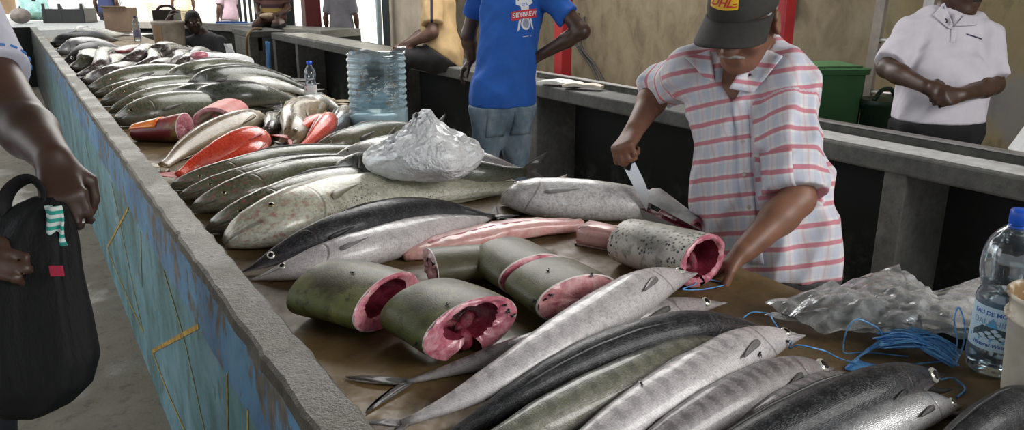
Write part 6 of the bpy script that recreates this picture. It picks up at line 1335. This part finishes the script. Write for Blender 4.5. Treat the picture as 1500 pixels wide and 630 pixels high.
for k_, (p0, p1) in enumerate([((843, 60), (878, 122)), ((851, 66), (886, 122))]):
    a, b = PX(*p0, 4.44), PX(*p1, 4.40); m_ = lerp(a, b, .5) + V(.03, 0, -.02); q = b + (b - a) * 2.4; q[2] = max(q[2], .03)
    o = mesh('cable', tube(spline([a + V(.03, 0, .25), a, m_, b, q], 40), .012, 8), plain('black_cable', (.02, .02, .02), .5), base=a); tag(o, ['left one of two black cables on the wall beside the man in blue', 'right one of two black cables on the wall beside the man in blue'][k_], 'cable')
a = PX(1153, 0, 4.46); o = mesh('strap', sheet(a + V(0, .045, .5), V(0, -.09, 0), V(0, 0, -.6), 5, 10, lambda x, y: .008 * np.sin(y * 6), .02), plain('dark_blue_strap', (.02, .022, .032), .7), base=a); tag(o, 'dark strap hanging on the wall behind the cap of the man cutting fish', 'strap')
def papers(u0, v0, u1, v1, wd, label, seed, mat, th=.012):
    a, b = P(u0, v0, LZ + .01), P(u1, v1, LZ + .01); d = b - a; n = unit(np.cross(ZUP, d)) * wd; rs = np.random.RandomState(seed)
    o = mesh('wrapping', sheet(a - n / 2, d, n, 22, 12, lambda x, y: .012 + .02 * (creases(x * .4, y * .15, x * 0, seed, 6, (15, 60)) + .5) * np.sin(PI * np.clip(x, .02, .98)), th), mat, base=lerp(a, b, .5), smooth=False); tag(o, label, 'wrapping')
papers(792, 122, 850, 126, .12, 'crumpled white plastic wrapping lying on the bench beside the man in blue', 3, cloth('white_wrap', (.62, .61, .56), .5))
papers(826, 128, 882, 131, .08, 'pale flat package lying in front of the crumpled wrapping on the bench', 5, cloth('pale_wrap', (.5, .44, .36), .6), .02)
papers(700, 99, 735, 106, .2, 'clear crumpled wrapping on the bench behind the man in blue', 9, CLEARBAG)
c = P(1520, 226, LZ); o = mesh('plastic_bag', crumple(lathe([(.01, .0), (.1, .002), (.105, .012), (.085, .05), (.06, .1), (.042, .14), (.05, .165), (.03, .175), (.005, .172)], c, 40), .02, 5, 7, (30, 90), floor=LZ + .002), cloth('white_film', (.72, .73, .74), .5), base=c, flat_angle=.5); tag(o, 'white plastic bag standing on the bench at the right beyond the white polo', 'bag')
HOSE = plain('yellow_brown_hose', (.16, .1, .03), .5); p_ = [V(2.69, 10.83, .03), V(2.66, 10.8, .45), V(2.69, 10.82, .84), V(2.78, 10.92, .9), V(2.95, 11.1, .897)]
o = mesh('hose', tube(spline(p_, 40), .018, 8), HOSE, base=p_[0]); tag(o, 'yellowish hose looped over the grey end block', 'hose')
a = PX(391, 61, 2.68); o = mesh('rag', sheet(a + V(0, .06, 0), V(0, -.13, 0), V(0, 0, -.36), 9, 14, lambda x, y: .02 * np.sin(x * 9 + y * 3), .008), cloth('blue_rag_cloth', (.12, .3, .6)), base=a); tag(o, 'blue rag hanging on the grey end block', 'rag')
# ------------------------------------------------------------------ bright street beyond
t = thing('canopy', 'big white curved canopy in the sunlight outside', 'canopy', P(195, 25, 0) * 0 + V(-2 + 5.2, 20.0, 0))
q0 = PW(172, -60, 19.5); rows = []
for s in np.linspace(0, 1, 14):
    u = lerp(172, 258, s); vtop = lerp(-70, -25, s); vb = lerp(20, 13, s) - 34 * math.sin(PI * min(1, s * 1.1)) ** .6 * (1 - s * .6) * .55
    rows.append([PW(u, vtop, 21.5 - 0 * s), PW(u + 2, lerp(vtop, vb, .5), 20.2), PW(u, vb, 19.6)])
mesh('fabric', thicken(np.array(rows), .02), plain('white_canopy', (.85, .86, .88), .8, .03), t)
mesh('leg', tube([PW(173, -20, 19.6), ground(PW(173, 20, 19.6), 0)], .03, 8), METAL, t)
mesh('leg', tube([PW(258, -10, 19.6), ground(PW(258, 20, 19.6), 0)], .03, 8), METAL, t)
t = thing('panel_fence', 'pale ribbed metal fence outside behind the far counter', 'fence', ground(PW(210, 25, 23.5), 0))
a, b = ground(PW(176, 20, 23.5), 0), ground(PW(262, 20, 23.5), 0); d = unit(b - a); n = unit(np.cross(ZUP, d)); L_ = np.linalg.norm(b - a)
xs = np.linspace(0, L_, 120); pr_ = .02 * np.sign(np.sin(xs * 2 * PI / .2)); bot = a + xs[:, None] * d + pr_[:, None] * n
mesh('panel', thicken(np.stack([bot, bot + ZUP * .75, bot + ZUP * 1.5], 1), .006), plain('pale_ribbed_metal', (.62, .68, .72), .6, .05), t, smooth=False)
for x in (0, L_ / 2, L_): mesh('fence_post', box(a + d * x + n * .05 + ZUP * .78, (.06, .06, 1.56), .004), METAL, t, smooth=False)
t = thing('doorway_gate', 'dark barred gate behind the person in the striped shirt', 'gate', ground(PW(400, 20, 13.6), 0))
a, b = ground(PW(352, 20, 13.4), 0), ground(PW(432, 20, 13.4), 0); d = unit(b - a)
mesh('dark_panel', box(lerp(a, b, .68) + ZUP * 1.2, (np.linalg.norm(b - a) * .62, .06, 2.4), .005, rot=np.stack([d, np.cross(ZUP, d), ZUP], 1)), plain('gate_dark', (.025, .03, .028), .6), t, smooth=False)
for s in np.linspace(0, .38, 5): mesh('bar', tube([lerp(a, b, s), lerp(a, b, s) + ZUP * 2.4], .025, 8), plain('bar_dark', (.02, .022, .025), .5), t)
mesh('top_rail', tube([a + ZUP * 2.38, b + ZUP * 2.38], .03, 8), plain('rail_dark', (.02, .022, .025), .5), t)
# ------------------------------------------------------------------ the black bag held at the left edge
c0 = PW(58, 300, 1.47); t = thing('fabric_bag', 'black fabric bag hanging from the hand at the left edge', 'bag', PW(58, 612, 1.47))
BAGM = Mat('black_fabric', (.0045, .0045, .005), .7, spec=.3); BAGM.bump(BAGM.noise(18, 4, .6, BAGM.coord(scale=(3, 3, .6))), .5, .01)
rings = []; a = np.linspace(0, 2 * PI, 48, endpoint=False); sp_ = [(288, 66, 16), (300, 58, 34), (318, 50, 50), (350, 42, 66), (400, 36, 78), (460, 40, 88), (520, 52, 88), (560, 52, 80), (590, 40, 62), (606, 34, 36), (612, 34, 8)]
ks = np.linspace(0, 1, 44); arr = np.array(sp_, float); idx = np.linspace(0, 1, len(sp_))
for k_ in ks:
    v_, u_, r_ = [np.interp(k_, idx, arr[:, i]) for i in range(3)]; cc = PW(u_, v_, 1.47); r = r_ * 1.47 / 1150; fold = 1 + .1 * np.sin(a * 7 + 2 * k_) * (1 - .6 * k_) + .05 * np.sin(a * 4 + 5 * k_) + .03 * np.sin(a * 13 + 9 * k_)
    rings.append(cc + (np.cos(a) * r * fold)[:, None] * RIGHT + (np.sin(a) * r * .55 * fold)[:, None] * unit(_h))
mesh('bag_body', loft(rings), BAGM.m, t)
lp = [PW(20, 330, 1.46), PW(6, 300, 1.46), PW(20, 272, 1.46), PW(46, 262, 1.46), PW(62, 278, 1.465), PW(60, 305, 1.465)]
mesh('strap', tube(spline(lp, 40), .014, 8, flat=.3), BAGM.m, t)
c1 = PW(83, 397, 1.405); mesh('tag', box(c1, (.024, .004, .02), .001, rot=np.stack([RIGHT, unit(_h), ZUP], 1)), plain('red_tag', (.4, .015, .05), .6), t, smooth=False)
q = PW(78, 325, 1.44); o = mesh('striped_cloth', sheet(q + ZUP * .03 - RIGHT * .012, RIGHT * .03, -ZUP * .075, 6, 10, lambda x, y: .006 * np.sin(x * 7 + y * 6), .004), None or (lambda m: (m.color(m.mix(m.smooth(m.math('SINE', m.math('MULTIPLY', m.sep(m.coord())[2], 420)), -.2, .2), (.6, .65, .62), (.03, .3, .25))), m.m)[1])(Mat('green_white_stripes', (.5, .5, .5), .8)), base=q); tag(o, 'small green and white striped cloth showing behind the hand with the black bag', 'cloth')
# ------------------------------------------------------------------ flies
FLY = Mat('fly_black', (.008, .008, .009), .3).m; WING = thin_plastic('fly_wing', (.5, .5, .5), .5, .4, .05, 8, white=(.03, .03, .03)).m
dg = bpy.context.evaluated_depsgraph_get()
FL = [((516, 400), 'back of the green chunk nearest the ledge'), ((610, 503), 'left lobe of the front chunk'), ((655, 448), 'top edge of the front chunk'), ((738, 446), 'right rim of the front chunk'), ((745, 455), 'right rim of the front chunk'), ((752, 462), 'right rim of the front chunk'),
      ((627, 380), 'pink face of the dark green tail chunk'), ((634, 385), 'pink face of the dark green tail chunk'), ((640, 395), 'pink face of the dark green tail chunk'), ((780, 450), 'broad pink face of the olive slice'), ((797, 438), 'broad pink face of the olive slice'), ((806, 432), 'broad pink face of the olive slice'), ((783, 441), 'broad pink face of the olive slice'), ((866, 402), 'broad pink face of the olive slice'), ((803, 396), 'skin of the olive slice'),
      ((940, 563), 'side of the second pale fish'), ((1112, 518), 'head of the second pale fish'), ((1152, 500), 'snout of the second pale fish')]
bpy.context.view_layer.update(); dg = bpy.context.evaluated_depsgraph_get(); cnt = {}
for (u, v), where in FL:
    d = unit(ray(u, v)); hit, loc, nrm, *_ = SC.ray_cast(dg, Vector(CAM), Vector(d))
    if not hit: continue
    n = np.array(nrm); n = n if n @ d < 0 else -n; p = np.array(loc) + n * .0022; tx = unit(np.cross(n, RNG.normal(size=3))); B_ = np.stack([tx, np.cross(n, tx), n], 1); W_ = lambda q: p + B_ @ np.array(q)
    g = cat(ellipsoid(W_((-.002, 0, 0)), (.0042, .0023, .002), 10, 7, B_), ellipsoid(W_((.0026, 0, .0002)), (.0022, .002, .0018), 10, 7, B_), setmat(cat(*[ellipsoid(W_((-.004, s * .0024, .0017)), (.0042, .0016, .0002), 8, 5, B_ @ rotz(s * -.35)) for s in (-1, 1)]), 1))
    t_ = thing('fly', 'tiny black fly sitting on the ' + where, 'fly', p, 'flies on the ' + where); mesh('body', g[:3], FLY, t_) if False else None
    o = mesh('body', cat(*[(g[0], [f for f, m_ in zip(g[1], g[3]) if m_ == 0], g[2])])[:3], FLY, t_); o2 = mesh('wings', (g[0], [f for f, m_ in zip(g[1], g[3]) if m_ == 1], g[2]), WING, t_)
# end
